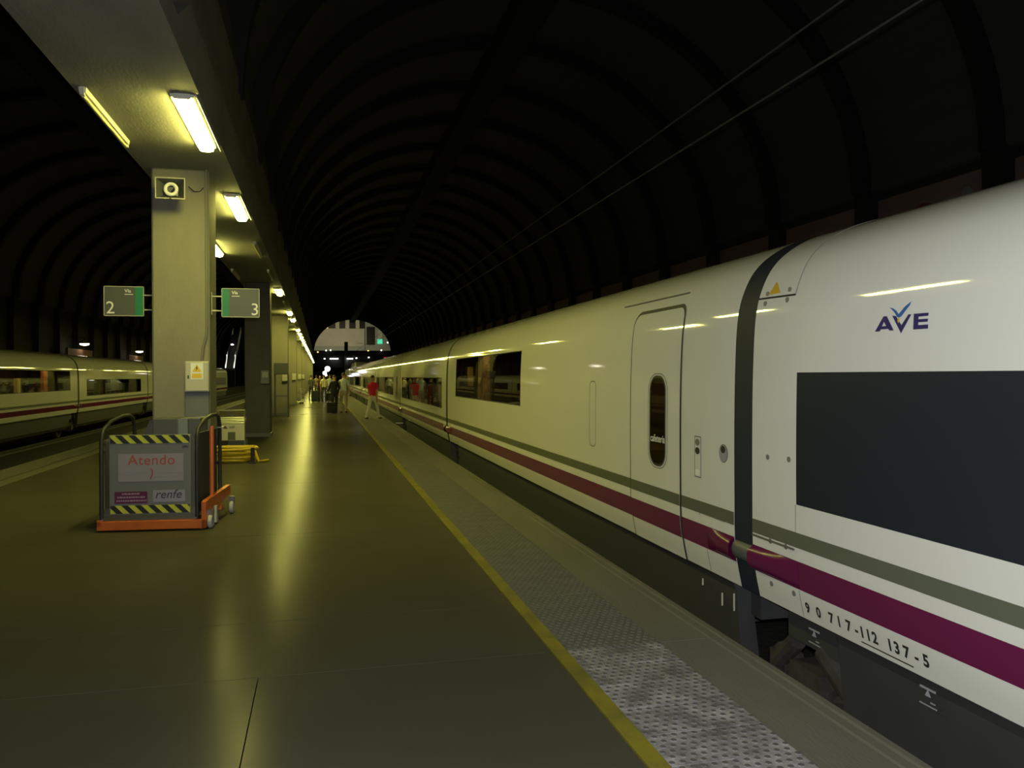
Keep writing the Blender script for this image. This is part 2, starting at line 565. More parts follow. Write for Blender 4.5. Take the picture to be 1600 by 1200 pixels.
# coping slabs with the two grooves near the nosing
cop = [(1.991, -0.08), (1.991, 0.001), (2.30, 0.001), (2.305, -0.012), (2.325, -0.012), (2.33, 0.0), (2.375, 0.0), (2.38, -0.014), (2.40, -0.014),
       (2.405, -0.002), (PLAT_R - 0.02, -0.002), (PLAT_R, -0.02), (PLAT_R, -0.16), (2.40, -0.16), (2.40, -0.08)]
copm = MB().prism(cop, 'y', 0.003, BAY - 0.003).mesh('edge_slab', MT['edge'])
copl = MB().prism([(PLAT_L - PLAT_R + 2.46 - (x - 2.46), z) for x, z in cop], 'y', 0.003, BAY - 0.003).mesh('edge_slab', MT['edge'])
y = 4.54 - BAY * 3
while y < Y_END:
    for me in (copm, copl):
        if me is copl and y > 70: continue
        o = bpy.data.objects.new('edge_slab', me); o.location = (0, y, 0)
        COL.objects.link(o); o.parent = floor
    y += BAY

# track beds
bed = MB().box(-30, 30, Y_NEAR, Y_END + 90, -1.2, -0.98).build('track_bed_floor', MT['ballast'])
tag(bed, 'dark ballast of the track beds beside the platform', None, None, 'structure')
XC_R = 2.68 + 1.472          # centre of the near train
XC_L = -9.6 - 1.472
for i, xc in enumerate((XC_R, 8.9, -7.0, XC_L)):
    tr = empty('railway_track', (xc, 0, -0.98),
               ['pair of rails under the near white train', 'pair of rails beyond the near train by the far wall',
                'empty pair of rails beside the left platform edge', 'pair of rails under the train on the left'][i], 'track')
    for s in (-0.72, 0.72):
        MB().prism([(xc + s - .06, -.98), (xc + s + .06, -.98), (xc + s + .02, -.94), (xc + s + .036, -.86), (xc + s + .036, -.83), (xc + s - .036, -.83),
                    (xc + s - .036, -.86), (xc + s - .02, -.94)], 'y', Y_NEAR + .3, Y_END + 8).build('rail', MT['steel_dark'], tr)
# far platforms against the hall walls
MB().box(-16.7, -13.2, Y_NEAR, Y_END, -0.98, 0.0).build('floor_far_platform', MT['floor'])['kind'] = 'structure'
MB().box(11.2, 13.4, Y_NEAR, Y_END, -0.98, 0.0).build('floor_side_platform', MT['floor'])['kind'] = 'structure'

# hall walls
RIB0 = 13.65 - BAY * 5
NRIB = 41
XWR, XWL, XMID = 13.4, -16.7, -1.55
SPRING = 6.15
wall_r = MB().box(XWR + 0.25, XWR + 0.6, Y_NEAR, Y_END, -0.98, SPRING).build('wall_right', MT['darkwall'])
wall_l = MB().box(XWL - 0.6, XWL - 0.25, Y_NEAR, Y_END, -0.98, SPRING).build('wall_left', MT['darkwall'])
wall_n = MB().box(XWL - 0.6, XWR + 0.6, Y_NEAR - 0.4, Y_NEAR, -0.98, 14).build('wall_near', MT['darkwall'])
for w in (wall_r, wall_l, wall_n): w['kind'] = 'structure'
pil_r = MB().box(XWR - 0.12, XWR + 0.25, -0.29, 0.29, -0.98, SPRING).mesh('pilaster', MT['rib'])
pan_r = MB().box(XWR + 0.10, XWR + 0.25, 0.32, BAY - 0.32, 3.0, SPRING - 0.25).mesh('wall_panel', MT['wallbrick'])
pil_l = MB().box(XWL - 0.25, XWL + 0.12, -0.29, 0.29, -0.98, SPRING).mesh('pilaster', MT['rib'])
for k in range(NRIB):
    yk = RIB0 + BAY * k
    if yk > Y_END: break
    for me, w in ((pil_r, wall_r), (pan_r, wall_r), (pil_l, wall_l)):
        if me is pan_r and yk + BAY > Y_END: continue
        o = bpy.data.objects.new(me.name.split('.')[0], me); o.location = (0, yk, 0)
        COL.objects.link(o); o.parent = w
# faded spray paint on the wall panel above the near coach
def blob(cx, cz, rx, rz, n=14):
    return [(cx + rx * cos(2 * pi * k / n) * random.uniform(.8, 1.1), cz + rz * sin(2 * pi * k / n) * random.uniform(.8, 1.1)) for k in range(n)]


for (cy, cz, rx, rz, c) in ((15.9, 5.25, 0.55, 0.28, (0.22, 0.03, 0.05)), (15.05, 5.35, 0.32, 0.16, (0.24, 0.25, 0.23)), (14.55, 5.45, 0.2, 0.15, (0.24, 0.25, 0.23))):
    MB().prism(blob(cy, cz, rx, rz), 'x', XWR + 0.092, XWR + 0.10).build('spray_paint', mat('faded_spray_paint', c, 0.8), wall_r)


# vaults
def vault(xa, xb, zs, apex, n=40):
    cx = (xa + xb) / 2; a = (xb - xa) / 2; h = apex - zs
    return [(cx - a * cos(pi * k / n), zs + h * sin(pi * k / n)) for k in range(n + 1)]


def ribbon(poly_in, poly_out, y0, y1):
    n = len(poly_in)
    vs = [(x, y0, z) for x, z in poly_in] + [(x, y0, z) for x, z in poly_out] + [(x, y1, z) for x, z in poly_in] + [(x, y1, z) for x, z in poly_out]
    fs = []
    for i in range(n - 1):
        fs += [(i, i + 1, 2 * n + i + 1, 2 * n + i), (n + i, 3 * n + i, 3 * n + i + 1, n + i + 1),
               (i, n + i, n + i + 1, i + 1), (2 * n + i, 2 * n + i + 1, 3 * n + i + 1, 3 * n + i)]
    return vs, fs


APEX = 12.7
for side, (xa, xb) in (('right', (XMID, XWR + 0.05)), ('left', (XWL - 0.05, XMID))):
    inn = vault(xa, xb, SPRING, APEX)
    out = vault(xa - 0.3, xb + 0.3, SPRING, APEX + 0.3)
    c = MB().add(*ribbon(inn, out, Y_NEAR, Y_END)).build('ceiling_vault_' + side, MT['vault'], smooth=True)
    tag(c, 'dark barrel vault over the %s tracks' % side, None, None, 'structure')
    rin = vault(xa + 0.36, xb - 0.36, SPRING - 0.02, APEX - 0.36)
    rm = MB().add(*ribbon(rin, vault(xa, xb, SPRING - 0.02, APEX), -0.16, 0.16)).mesh('rib', MT['rib'], smooth=True)
    for k in range(NRIB):
        yk = RIB0 + BAY * k
        if yk > Y_END - 0.2: break
        o = bpy.data.objects.new('rib', rm); o.location = (0, yk, 0)
        COL.objects.link(o); o.parent = c
    cx = (xa + xb) / 2
    MB().box(cx - 0.45, cx + 0.45, Y_NEAR, Y_END - 0.1, APEX - 0.8, APEX - 0.05).build('ridge_beam', MT['rib'], c)

# long concrete beam over the pillars
BX0, BX1 = -2.10, -1.05
beam = MB().box(BX0, BX1, Y_NEAR, Y_END - 2, SOFFIT, SOFFIT + 0.24).build('ceiling_beam', MT['soffit'])
tag(beam, 'long stained concrete beam carried by the platform pillars', None, None, 'structure')
MB().box(BX0 + 0.2, BX1 - 0.2, Y_NEAR, Y_END - 2, SOFFIT + 0.24, SPRING + 0.25).build('upstand', MT['soffit'], beam)
fp = [(6.6, SOFFIT + 0.24), (Y_END - 2, SOFFIT + 0.24), (Y_END - 2, 4.75), (7.2, 4.75)]
MB().prism(fp, 'x', BX1 - 0.14, BX1).build('fascia', MT['soffit'], beam)
MB().prism(fp, 'x', BX0, BX0 + 0.14).build('fascia', MT['soffit'], beam)

# pillars
P0 = 10.5
PX0, PX1, PD = -1.985, -1.325, 0.66
pm = MB().box(PX0 + 1.655, PX1 + 1.655, 0, PD, 0.0, SOFFIT).mesh('pillar', MT['concrete'])
pbase = MB().box(PX0 + 1.635, PX1 + 1.675, -0.02, PD + 0.02, 0.0, 0.10).mesh('base', MT['grey_paint'])
PILLARS = []
py_ = P0
k = 1
while py_ < Y_END - 4:
    o = bpy.data.objects.new('pillar', pm)
    o.location = (-1.655, py_, 0); COL.objects.link(o)
    o.modifiers.new('bevel', 'BEVEL').width = 0.02
    tag(o, 'square raw concrete pillar under the beam, %s from the camera' % (ordinal(k) if k > 1 else 'nearest one'), 'pillar', 'concrete pillars along the platform', 'structure')
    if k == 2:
        o.data = pm.copy(); o.data.materials[0] = MT['pillar_shaded']  # shade put into this pillar's colour
    b = bpy.data.objects.new('base', pbase); COL.objects.link(b); b.parent = o
    PILLARS.append(py_)
    py_ += 12.2; k += 1


# ------------------------------------------------------------------ THINGS: ceiling lamps
def lamp_tree(lit):
    t = empty('ceiling_lamp', (0, 0, 0), '', None)
    if lit:
        MB().prism([(-.105, 0), (.105, 0), (.095, -.03), (-.095, -.03)], 'y', -.83, .83).build('housing', MT['housing'], t, world=False)
        MB().prism([(-.078, -.031), (.078, -.031), (.066, -.07), (.035, -.08), (-.035, -.08), (-.066, -.07)], 'y', -.80, .80).build('diffuser', MT['lamp'], t, world=False)
        MB().prism([(.108, 0), (.118, 0), (.15, -.06), (.143, -.064)], 'y', -.83, .83).build('reflector', MT['housing'], t, world=False)
        w, d = .07, -.05
    else:
        MB().prism([(-.032, 0), (.032, 0), (.026, -.045), (-.026, -.045)], 'y', -.83, .83).build('housing', MT['housing'], t, world=False)
        MB().tube([(0, -.80, -.066), (0, .80, -.066)], .016, 10).build('tube', MT['tube_off'], t, world=False, smooth=True)
        w, d = .018, -.07
    for ya, yb in ((-.845, -.80), (.80, .845)):
        MB().box(-w, w, ya, yb, d, 0).build('end_cap', MT['housing'], t, world=False)
    return t


proto = {True: lamp_tree(True), False: lamp_tree(False)}
used = {True: False, False: False}


def place_lamp(x, y, lit, label, group, flip=False):
    o = proto[lit] if not used[lit] else copy_tree(proto[lit])
    used[lit] = True
    o.location = (x, y, SOFFIT)
    if flip: o.rotation_euler = (0, 0, pi)
    tag(o, label, 'lamp', group)


LAMP0 = 8.55
k = 0
yy = LAMP0 - 2 * BAY
off_right = {4, 5, 7, 10}
right_lamps = []
n = 0
while yy < Y_END - 4:
    i = round((yy - LAMP0) / BAY) + 2   # 2 is the first one in view
    lit = i not in off_right
    if i >= 2:
        right_lamps.append((yy, lit, i))
    yy += BAY
cnt = 0
for (yy, lit, i) in right_lamps:
    if abs((yy - P0 - .33 + 6.1) % 12.2 - 6.1) < 0.0: continue
    if i < 2:
        lab = 'lit fluorescent lamp on the beam above and behind the camera'
    else:
        cnt += 1
        lab = '%s fluorescent lamp in the right row under the beam, %s from the camera' % ('lit' if lit else 'unlit', ordinal(cnt) if cnt > 1 else 'nearest')
    place_lamp(-1.20, yy, lit, lab, 'fluorescent lamps under the beam')
cnt = 0
for i in range(0, 14):
    yy = LAMP0 + BAY * i
    lit = i in (2, 8, 11)
    if i in (1,): lit = False
    cnt += 1
    lab = '%s fluorescent lamp in the left row under the beam, %s from the camera' % ('lit' if lit else 'unlit', ordinal(cnt) if cnt > 1 else 'nearest')
    place_lamp(-2.015, yy, lit, lab, 'fluorescent lamps under the beam', True)


# ------------------------------------------------------------------ THINGS: trains
PROF = [(1.42, .20), (1.452, .36), (1.47, .53), (1.472, .8), (1.471, 1.2), (1.462, 1.65), (1.438, 2.0), (1.378, 2.2), (1.28, 2.345), (1.12, 2.46),
        (.93, 2.535), (.65, 2.595), (.3, 2.625), (0, 2.63)]


def dense_profile():
    P = [(2 * PROF[0][0] - PROF[1][0], 2 * PROF[0][1] - PROF[1][1])] + PROF + [(-PROF[-2][0], PROF[-2][1])]
    out = []
    for i in range(1, len(P) - 2):
        for k in range(6):
            t = k / 6
            q = []
            for a in (0, 1):
                p0, p1, p2, p3 = P[i - 1][a], P[i][a], P[i + 1][a], P[i + 2][a]
                q.append(0.5 * (2 * p1 + (p2 - p0) * t + (2 * p0 - 5 * p1 + 4 * p2 - p3) * t * t + (3 * p1 - p0 - 3 * p2 + p3) * t ** 3))
            out.append(tuple(q))
    out.append(PROF[-1])
    return out


DP = dense_profile()


def prof(z):
    if z <= DP[0][1]: return DP[0][0] + (z - DP[0][1]) * 0.15
    for (d0, z0), (d1, z1) in zip(DP, DP[1:]):
        if z0 <= z <= z1:
            return d0 + (d1 - d0) * ((z - z0) / max(1e-9, z1 - z0))
    return 0.0


def prof_n(z):
    d = (prof(z + .02) - prof(z - .02)) / .04
    l = sqrt(1 + d * d)
    return (1 / l, -d / l)         # (outward, up)


class Side:
    """maps (y, z) on the visible flank of a train, with an offset outwards, to the world"""
    def __init__(self, xc, sg):
        self.xc, self.sg = xc, sg

    def p(self, y, z, off=0.0):
        n = prof_n(z)
        return (self.xc - self.sg * (prof(z) + off * n[0]), y, z + off * n[1])

    def n(self, z):
        n = prof_n(z)
        return (-self.sg * n[0], 0, n[1])

    def sheet(self, name, m, parent, pts, faces, off):
        vs = [self.p(y, z, off) for y, z in pts]
        me = bpy.data.meshes.new(name)
        # orient outwards
        fs = []
        for f in faces:
            a, b, c = (Vector(vs[f[0]]), Vector(vs[f[1]]), Vector(vs[f[2]]))
            nn = (b - a).cross(c - a)
            fs.append(tuple(f) if nn.x * -self.sg > 0 else tuple(reversed(f)))
        me.from_pydata(vs, [], fs)
        me.materials.append(m)
        me.polygons.foreach_set('use_smooth', [True] * len(me.polygons))
        me.update()
        me.normals_split_custom_set_from_vertices([self.n(z) for y, z in pts])
        o = bpy.data.objects.new(name, me)
        return put(o, parent)

    def panel(self, name, m, parent, outline, holes=(), off=0.003, step=0.1):
        """thin sheet following the flank, from an outline in (y, z)"""
        def dens(L):
            r = []
            for i in range(len(L)):
                a, b = L[i], L[(i + 1) % len(L)]
                k = max(1, int(abs(b[1] - a[1]) / step))
                r += [(a[0] + (b[0] - a[0]) * j / k, a[1] + (b[1] - a[1]) * j / k) for j in range(k)]
            return r
        o = dens(outline)
        pts, fs = tri_poly(o, [dens(h) for h in holes], step)
        return self.sheet(name, m, parent, pts, fs, off)

    def grid(self, name, m, parent, y0, y1, z0, z1, off=0.003, nz=4):
        pts = []; fs = []
        for i in range(nz + 1):
            z = z0 + (z1 - z0) * i / nz
            pts += [(y0, z), (y1, z)]
        for i in range(nz):
            fs.append((2 * i, 2 * i + 1, 2 * i + 3, 2 * i + 2))
        return self.sheet(name, m, parent, pts, fs, off)

    def line(self, name, m, parent, path, w=0.006, off=0.003):
        """a thin recessed or raised line along a (y, z) path"""
        b = MB()
        q = [path[0]]
        for (ya, za), (yb, zb) in zip(path, path[1:]):
            k = max(1, int(abs(zb - za) / .02))
            q += [(ya + (yb - ya) * i / k, za + (zb - za) * i / k) for i in range(1, k + 1)]
        b.tube([self.p(y, z, off) for y, z in q], w / 2, 4)
        return b.build(name, m, parent)

    def text(self, name, m, parent, s, y, z, size, off=0.003, mirror=True, **kw):
        vs, fs = text2d(s, size, **kw)
        return self.sheet(name, m, parent, [(y - a * self.sg, z + b) for a, b in vs], fs, off)


def shell(S, y0, y1, holes):
    """body shell with openings on the visible flank; holes = [(ya, yb, za, zb)]"""
    ys = sorted({y0, y1} | {h[0] for h in holes} | {h[1] for h in holes})
    zs = sorted({z for d, z in DP} | {h[2] for h in holes} | {h[3] for h in holes})
    zs = [z for i, z in enumerate(zs) if i == 0 or z - zs[i - 1] > 1e-4]
    vs, fs = [], []
    nz = len(zs)
    for y in ys:
        for z in zs: vs.append((S.xc - S.sg * prof(z), y, z))
        for z in reversed(zs[:-1]): vs.append((S.xc + S.sg * prof(z), y, z))
    m = 2 * nz - 1
    for i in range(len(ys) - 1):
        ym = (ys[i] + ys[i + 1]) / 2
        for j in range(m - 1):
            if j < nz - 1:
                zm = (zs[j] + zs[j + 1]) / 2
                if any(h[0] < ym < h[1] and h[2] < zm < h[3] for h in holes): continue
            fs.append((i * m + j, (i + 1) * m + j, (i + 1) * m + j + 1, i * m + j + 1))
    return vs, fs


STRIPES = (('green_stripe', 'green_stripe', .612, .700), ('purple_stripe', 'purple', .368, .535))


def coach(name, S, y0, y1, windows, label, cat='train coach', doors=(), joint=True, interior=None, zroof=None, group='coaches of the near white train'):
    """windows: (ya, yb, za, zb, 'film' | 'glass'); y0 is the end nearer the camera"""
    t = empty(name, (S.xc, y0, -0.98), label, cat, group)
    holes = [w[:4] for w in windows] + [(d[4][0] - .01, d[4][1] + .01, d[4][2] - .01, d[4][3] + .01) for d in doors]
    b = MB().add(*shell(S, y0, y1, holes))
    b.build('body_shell', MT['train'], t, smooth=True)
    # ends
    for y in (y0 + 0.004, y1 - 0.004):
        ends = MB()
        P = [(S.xc - d * 0.985, z) for d, z in DP] + [(S.xc + d * 0.985, z) for d, z in reversed(DP[:-1])]
        ends.prism(P, 'y', y - 0.002, y + 0.002)
        ends.build('end_wall', MT['rubber'], t)
    # stripes are broken at door openings
    for nm, mk, za, zb in STRIPES:
        S.grid(nm, MT[mk], t, y0 + .005, y1 - .005, za, zb, 0.0025, 5)
    for (ya, yb, za, zb, kind) in windows:
        g = S.grid('side_window', MT['film'] if kind == 'film' else MT['glass'], t, ya, yb, za, zb, -0.004 if kind != 'film' else 0.001, 8)
        if kind != 'film':
            w = 0.02
            fr = MB()
            pth = [S.p(ya, za, -.004), S.p(yb, za, -.004), S.p(yb, zb, -.004), S.p(ya, zb, -.004)]
            for i in range(4):
                fr.tube([pth[i], pth[(i + 1) % 4]], w / 2, 4)
            fr.build('window_seal', MT['rubber'], g)
    # underframe with skirt
    sk = MB()
    d0 = 1.36
    for s in (-1, 1):
        P = [(S.xc + s * (d0 + .035), .205), (S.xc + s * d0, .12), (S.xc + s * (d0 - .03), -.30), (S.xc + s * (d0 - .12), -.42), (S.xc + s * (d0 - .18), -.42), (S.xc + s * (d0 - .1), .205)]
        sk.prism(P, 'y', y0 + 0.18, y1 - (0.72 if joint else .1))
    sk.build('skirt', MT['skirt'], t)
    MB().box(S.xc - 1.25, S.xc + 1.25, y0 + .05, y1 - .05, -.05, .22).box(S.xc - 1.1, S.xc + 1.1, y0 + 1.2, y1 - 1.2, -.45, -.05).build('underframe', MT['skirt'], t)
    if joint:
        # flexible gangway between this coach and the next one, and the running gear below it
        g = MB()
        n = 1
        for k in range(n):
            ya = y1 + 0.004 + k * (0.222 / n)
            sc = 0.999
            P = [(S.xc - d * sc, .2 + (z - .2) * (sc * .5 + .5)) for d, z in DP] + [(S.xc + d * sc, .2 + (z - .2) * (sc * .5 + .5)) for d, z in reversed(DP[:-1])]
            g.prism(P, 'y', ya, ya + 0.222 / n)
        g.build('gangway_bellows', MT['bellows'], t)
        xo = S.xc - S.sg * 1.425
        MB().tube([(xo, y1 - .02, .46), (xo, y1 + .224, .46)], .075, 12).build('cable_sleeve', MT['slate'], t, smooth=True)
        yc = y1 - .22
        for s in (-1, 1):
            wx = S.xc + s * .76
            MB().lathe([(.05, -.09), (.40, -.075), (.44, -.07), (.44, -.05), (.41, .0), (.405, .06), (.12, .065), (.1, .09)], (wx, yc, -.385), 24, 'x').build('wheel', MT['bogie'], t, smooth=True)
            bx = S.xc + s * 1.15
            MB().box(bx - .1, bx + .1, yc - .16, yc + .16, -.52, -.2).lathe([(.1, -.06), (.11, .05), (.05, .07)], (bx + s * .1, yc, -.4), 14, 'x').build('axle_box', MT['bogie'], t)
            MB().tube([(bx, yc - .75, -.16), (bx, yc - .2, -.34), (bx, yc + .25, -.34), (bx, yc + .42, -.2)], .05, 8).tube([(bx + .05 * s, yc - .55, -.3), (bx + .05 * s, yc - .15, -.05)], .075, 10).tube(
                [(bx + .05 * s, yc + .15, -.08), (bx + .05 * s, yc + .36, -.28)], .06, 10).box(bx - .06, bx + .08, yc + .28, yc + .46, -.46, -.22).build('suspension', MT['bogie'], t)
        MB().box(S.xc - .3, S.xc + .3, y1 - .8, y1 + .2, -.1, .12).build('coupling', MT['bogie'], t)
    # purple bulged fairings at the coach ends
    for (ya, yb, tip) in ((y0 + .006, y0 + .40, y0), (y1 - .5, y1 - .006, y1)):
        vs, fs = [], []
        N = 8
        for i in range(5):
            f = i / 4
            yy_ = ya + (yb - ya) * f
            near = abs(yy_ - tip) / (yb - ya)
            h = 0.05 * max(0.0, 1 - near) ** 0.7 + 0.001
            for k in range(N + 1):
                a = k / N
                z = .375 + .155 * a
                vs.append(S.p(yy_, z, 0.003 + h * sqrt(max(0, 1 - (2 * a - 1) ** 2))))
        for i in range(4):
            for k in range(N):
                fs.append((i * (N + 1) + k, (i + 1) * (N + 1) + k, (i + 1) * (N + 1) + k + 1, i * (N + 1) + k + 1))
        MB().add(vs, fs).build('cable_fairing', MT['purple'], t, smooth=True)
    if interior:
        saloon(S, t, y0, y1, windows, interior)
    for d in doors:
        door(S, t, *d)
    return t


def saloon(S, t, y0, y1, windows, kind):
    """what shows through the side glass"""
    wa = min(w[0] for w in windows); wb = max(w[1] for w in windows)
    ins = lambda d: S.xc - S.sg * d
    b = MB()
    xa, xb = sorted((ins(1.38), ins(-.2)))
    b.box(*sorted((ins(-.25), ins(-.2))), wa - .6, wb + .6, .25, 2.08)
    b.box(xa, xb, wa - .6, wb + .6, .2, .25)
    b.box(xa, xb, wa - .6, wb + .6, 2.04, 2.08)
    b.box(xa, xb, wa - .65, wa - .6, .25, 2.08); b.box(xa, xb, wb + .6, wb + .65, .25, 2.08)
    b.build('interior_lining', MT['lining'], t)
    if kind != 'unlit':
        MB().box(*sorted((ins(1.15), ins(1.3))), wa + .3, wb - .3, 2.0, 2.035).build('interior_lamp', MT['interior_lamp'], t)
    if kind == 'cafeteria':
        L = wb - wa
        for (fa, fb, d, m, nm, za, zb) in ((.60, .69, 1.33, 'speckle', 'bar_column', .25, 2.03), (1.02, 1.09, 1.2, 'counter', 'lit_wall_panel', 1.40, 1.80), (.12, .30, -.12, 'trolley_panel', 'wall_shelf', 1.45, 1.55),
                                          (.14, .28, -.12, 'ebox', 'wall_shelf', 1.66, 1.74)):
            MB().box(*sorted((ins(d), ins(d - .12))), wa + L * fa, wa + L * fb, za, zb).build(nm, MT[m], t, bevel=.01)
        MB().box(*sorted((ins(.75), ins(.35))), wa + .2, wa + L * .55, 1.18, 1.24).box(*sorted((ins(.6), ins(.5))), wa + .3, wa + L * .5, .25, 1.18).build('bar_counter', MT['slate'], t)
        for f in (.2, .42):
            MB().lathe([(.04, 0), (.16, .02), (.17, .07), (.05, .09)], (ins(.98), wa + L * f, 1.08), 14).tube([(ins(.98), wa + L * f, .25), (ins(.98), wa + L * f, 1.08)], .025, 8).build('bar_stool', MT['seat_grey'], t, smooth=True)
    elif kind == 'lit':
        L = wb - wa
        for (fa, fb, d, m, nm, za, zb) in ((.06, .10, 1.1, 'orange_in', 'partition', .25, 2.0), (.0, .05, .9, 'counter', 'lit_wall_panel', .8, 1.95), (.82, .86, 1.1, 'orange_in', 'partition', .25, 2.0),
                                          (.62, .65, .9, 'counter', 'lit_wall_panel', .9, 1.6)):
            MB().box(*sorted((ins(d), ins(d - .12))), wa + L * fa, wa + L * fb, za, zb).build(nm, MT[m], t, bevel=.01)
        MB().box(*sorted((ins(.75), ins(.35))), wa + L * .2, wa + L * .6, 1.18, 1.24).build('bar_counter', MT['slate'], t)
    else:
        yy = wa + .3
        k = 0
        while yy < wb - .5:
            m = MT['seat_red'] if (k % 3 == 0) else MT['seat_grey']
            x0, x1 = sorted((ins(1.3), ins(.4)))
            MB().box(x0, x1, yy, yy + .45, .45, .62).prism([(yy + .42, .5), (yy + .55, .5), (yy + .68, 1.32), (yy + .58, 1.36)], 'x', x0, x1).build('seat', m, t, bevel=.03)
            yy += .95; k += 1


def door(S, t, ya, yb, za, zb, win, word):
    """plug door: seal, leaf with rounded top corners, oblong window"""
    S.panel('door_seal', MT['rubber'], t, rrect(ya - .022, yb + .022, za, zb + .03, .12, 6, True, False), [rrect(ya + .02, yb - .02, za + .02, zb - .02, .09)], off=.0035)
    wa, wb, wza, wzb = win
    hole = rrect(wa, wb, wza, wzb, .12)
    D = S.panel('door', MT['train'], t, rrect(ya, yb, za, zb, .10, 6, True, False), [hole], off=.006)
    for nm, mk, sa, sb in STRIPES:
        S.grid(nm, MT[mk], D, ya + .002, yb - .002, sa, sb, 0.008, 5)
    S.panel('window_frame', MT['line'], D, rrect(wa - .045, wb + .045, wza - .03, wzb + .03, .15), [rrect(wa - .036, wb + .036, wza - .022, wzb + .022, .145)], off=.0075)
    S.panel('door_window', MT['glass'], D, rrect(wa, wb, wza, wzb, .12), off=.0055)
    S.panel('window_gasket', MT['rubber'], D, rrect(wa - .012, wb + .012, wza - .012, wzb + .012, .13), [rrect(wa + .008, wb - .008, wza + .008, wzb - .008, .11)], off=.009)
    ins = lambda d: S.xc - S.sg * d
    xa, xb = sorted((ins(1.36), ins(.3)))
    MB().box(*sorted((ins(.3), ins(.25))), ya - .3, yb + .3, .25, 2.1).box(xa, xb, ya - .3, ya - .26, .25, 2.1).box(xa, xb, yb + .26, yb + .3, .25, 2.1).box(xa, xb, ya - .3, yb + .3, 2.06, 2.1).build('vestibule_lining', MT['lining'], t)
    MB().box(*sorted((ins(.9), ins(.6))), ya + .1, yb - .1, 2.03, 2.06).build('vestibule_lamp', MT['interior_lamp'], t)
    MB().box(*sorted((ins(.7), ins(.3))), ya - .2, ya + .35, .25, 1.12).build('vestibule_locker', MT['counter'], t, bevel=.01)
    MB().box(*sorted((ins(.9), ins(.8))), ya + .08, ya + .28, 1.22, 1.42).build('red_notice', MT['seat_red'], t)
    if word:
        S.text('lettering', MT['white'], D, word, wb - .01, 1.07, .085, off=.010, bold=.001)


SR = Side(XC_R, 1)
SL = Side(XC_L, -1)
G = 0.23
# --- near coach A (only its far end is in the frame)
cA = coach('train_coach', SR, -7.2, 4.66, [(-4.2, 4.17, .862, 1.628, 'film')], 'nearest white coach with long dark window and emblem lettering, by the camera')
R1 = 4.66
# panel joint lines, hatch, rivets, warning triangle
SR.line('panel_joint', MT['line'], cA, [(4.178, .86), (4.178, .70)], .004, .001)
SR.line('panel_joint', MT['line'], cA, [(4.178, .36), (4.176, .21)], .004, .001)
SR.line('panel_joint', MT['rubber'], cA, [(4.655, 2.098), (4.245, 2.088)], .012, .001)
SR.line('panel_joint', MT['line'], cA, [(4.245, 2.088), (4.25, 2.2), (4.26, 2.32), (4.27, 2.44), (4.28, 2.53), (4.28, 2.60)], .006, .001)
SR.panel('warning_triangle', MT['gold'], cA, [(4.505, 2.195), (4.555, 2.115), (4.415, 2.115)], off=.003)
MB().prism([(XC_R - 1.45, .0), (XC_R - 1.45, .0), (XC_R - 1.44, .0)], 'y', 0, 0.001)
for (yy, zz) in ((4.474, 1.108), (4.244, 1.116), (4.569, 2.122), (4.569, 2.062), (4.324, 2.125), (4.324, 2.064), (4.481, .324), (4.237, .328), (4.45, .595), (4.28, .595)):
    p = SR.p(yy, zz, .0)
    MB().lathe([(.017, -.004), (.017, .002), (.012, .005), (.005, .006)], p, 10, 'x').build('rivet', MT['line'], cA)
SR.line('handrail', MT['green_stripe'], cA, [(4.64, .60), (4.18, .60)], .014, .012)
# emblem
NV, BL, GO = MT['navy'], MT['blue'], MT['gold']
A = [(3.503, 1.828), (3.445, 1.901), (3.42, 1.9), (3.367, 1.827), (3.397, 1.828), (3.407, 1.837), (3.46, 1.837), (3.466, 1.828)]
Ah = [(3.452, 1.852), (3.439, 1.873), (3.422, 1.852)]
V = [(3.383, 1.9), (3.356, 1.896), (3.315, 1.85), (3.272, 1.898), (3.251, 1.897), (3.315, 1.81)]
Ee = [(3.236, 1.898), (3.141, 1.896), (3.141, 1.882), (3.203, 1.882), (3.204, 1.87), (3.143, 1.869), (3.144, 1.855), (3.203, 1.856), (3.203, 1.843), (3.14, 1.842),
      (3.14, 1.823), (3.235, 1.824)]
Bd = [(3.407, 1.942), (3.377, 1.934), (3.355, 1.922), (3.337, 1.904), (3.298, 1.937), (3.256, 1.959), (3.265, 1.941), (3.288, 1.92), (3.316, 1.893), (3.333, 1.886),
      (3.349, 1.892), (3.365, 1.912), (3.385, 1.928)]
Og = [(3.339, 1.885), (3.326, 1.881), (3.334, 1.859), (3.342, 1.87)]
for nm, m, ol, hl, of in (('emblem_letter', NV, A, [Ah], .002), ('emblem_letter', NV, V, [], .002), ('emblem_letter', NV, Ee, [], .002), ('emblem_bird', BL, Bd, [], .003), ('emblem_beak', GO, Og, [], .004)):
    SR.panel(nm, m, cA, ol, hl, off=of, step=.03)
# coach number
def num(parts, m=MT['letter_dark']):
    for s, y, z in parts:
        SR.text('number', m, cA, s, y, z, .082, off=.003, bold=.003)


num([('9', 4.135, .249), ('0', 4.03, .252), ('7', 3.915, .254), ('1', 3.845, .256), ('7', 3.765, .257), ('-', 3.693, .258), ('1', 3.655, .258), ('1', 3.605, .258), ('2', 3.555, .259),
     ('1', 3.445, .26), ('3', 3.395, .261), ('7', 3.33, .262), ('-', 3.255, .264), ('5', 3.20, .265)])
SR.grid('number_underline', MT['letter_dark'], cA, 3.275, 3.655, .226, .233, .003, 1)
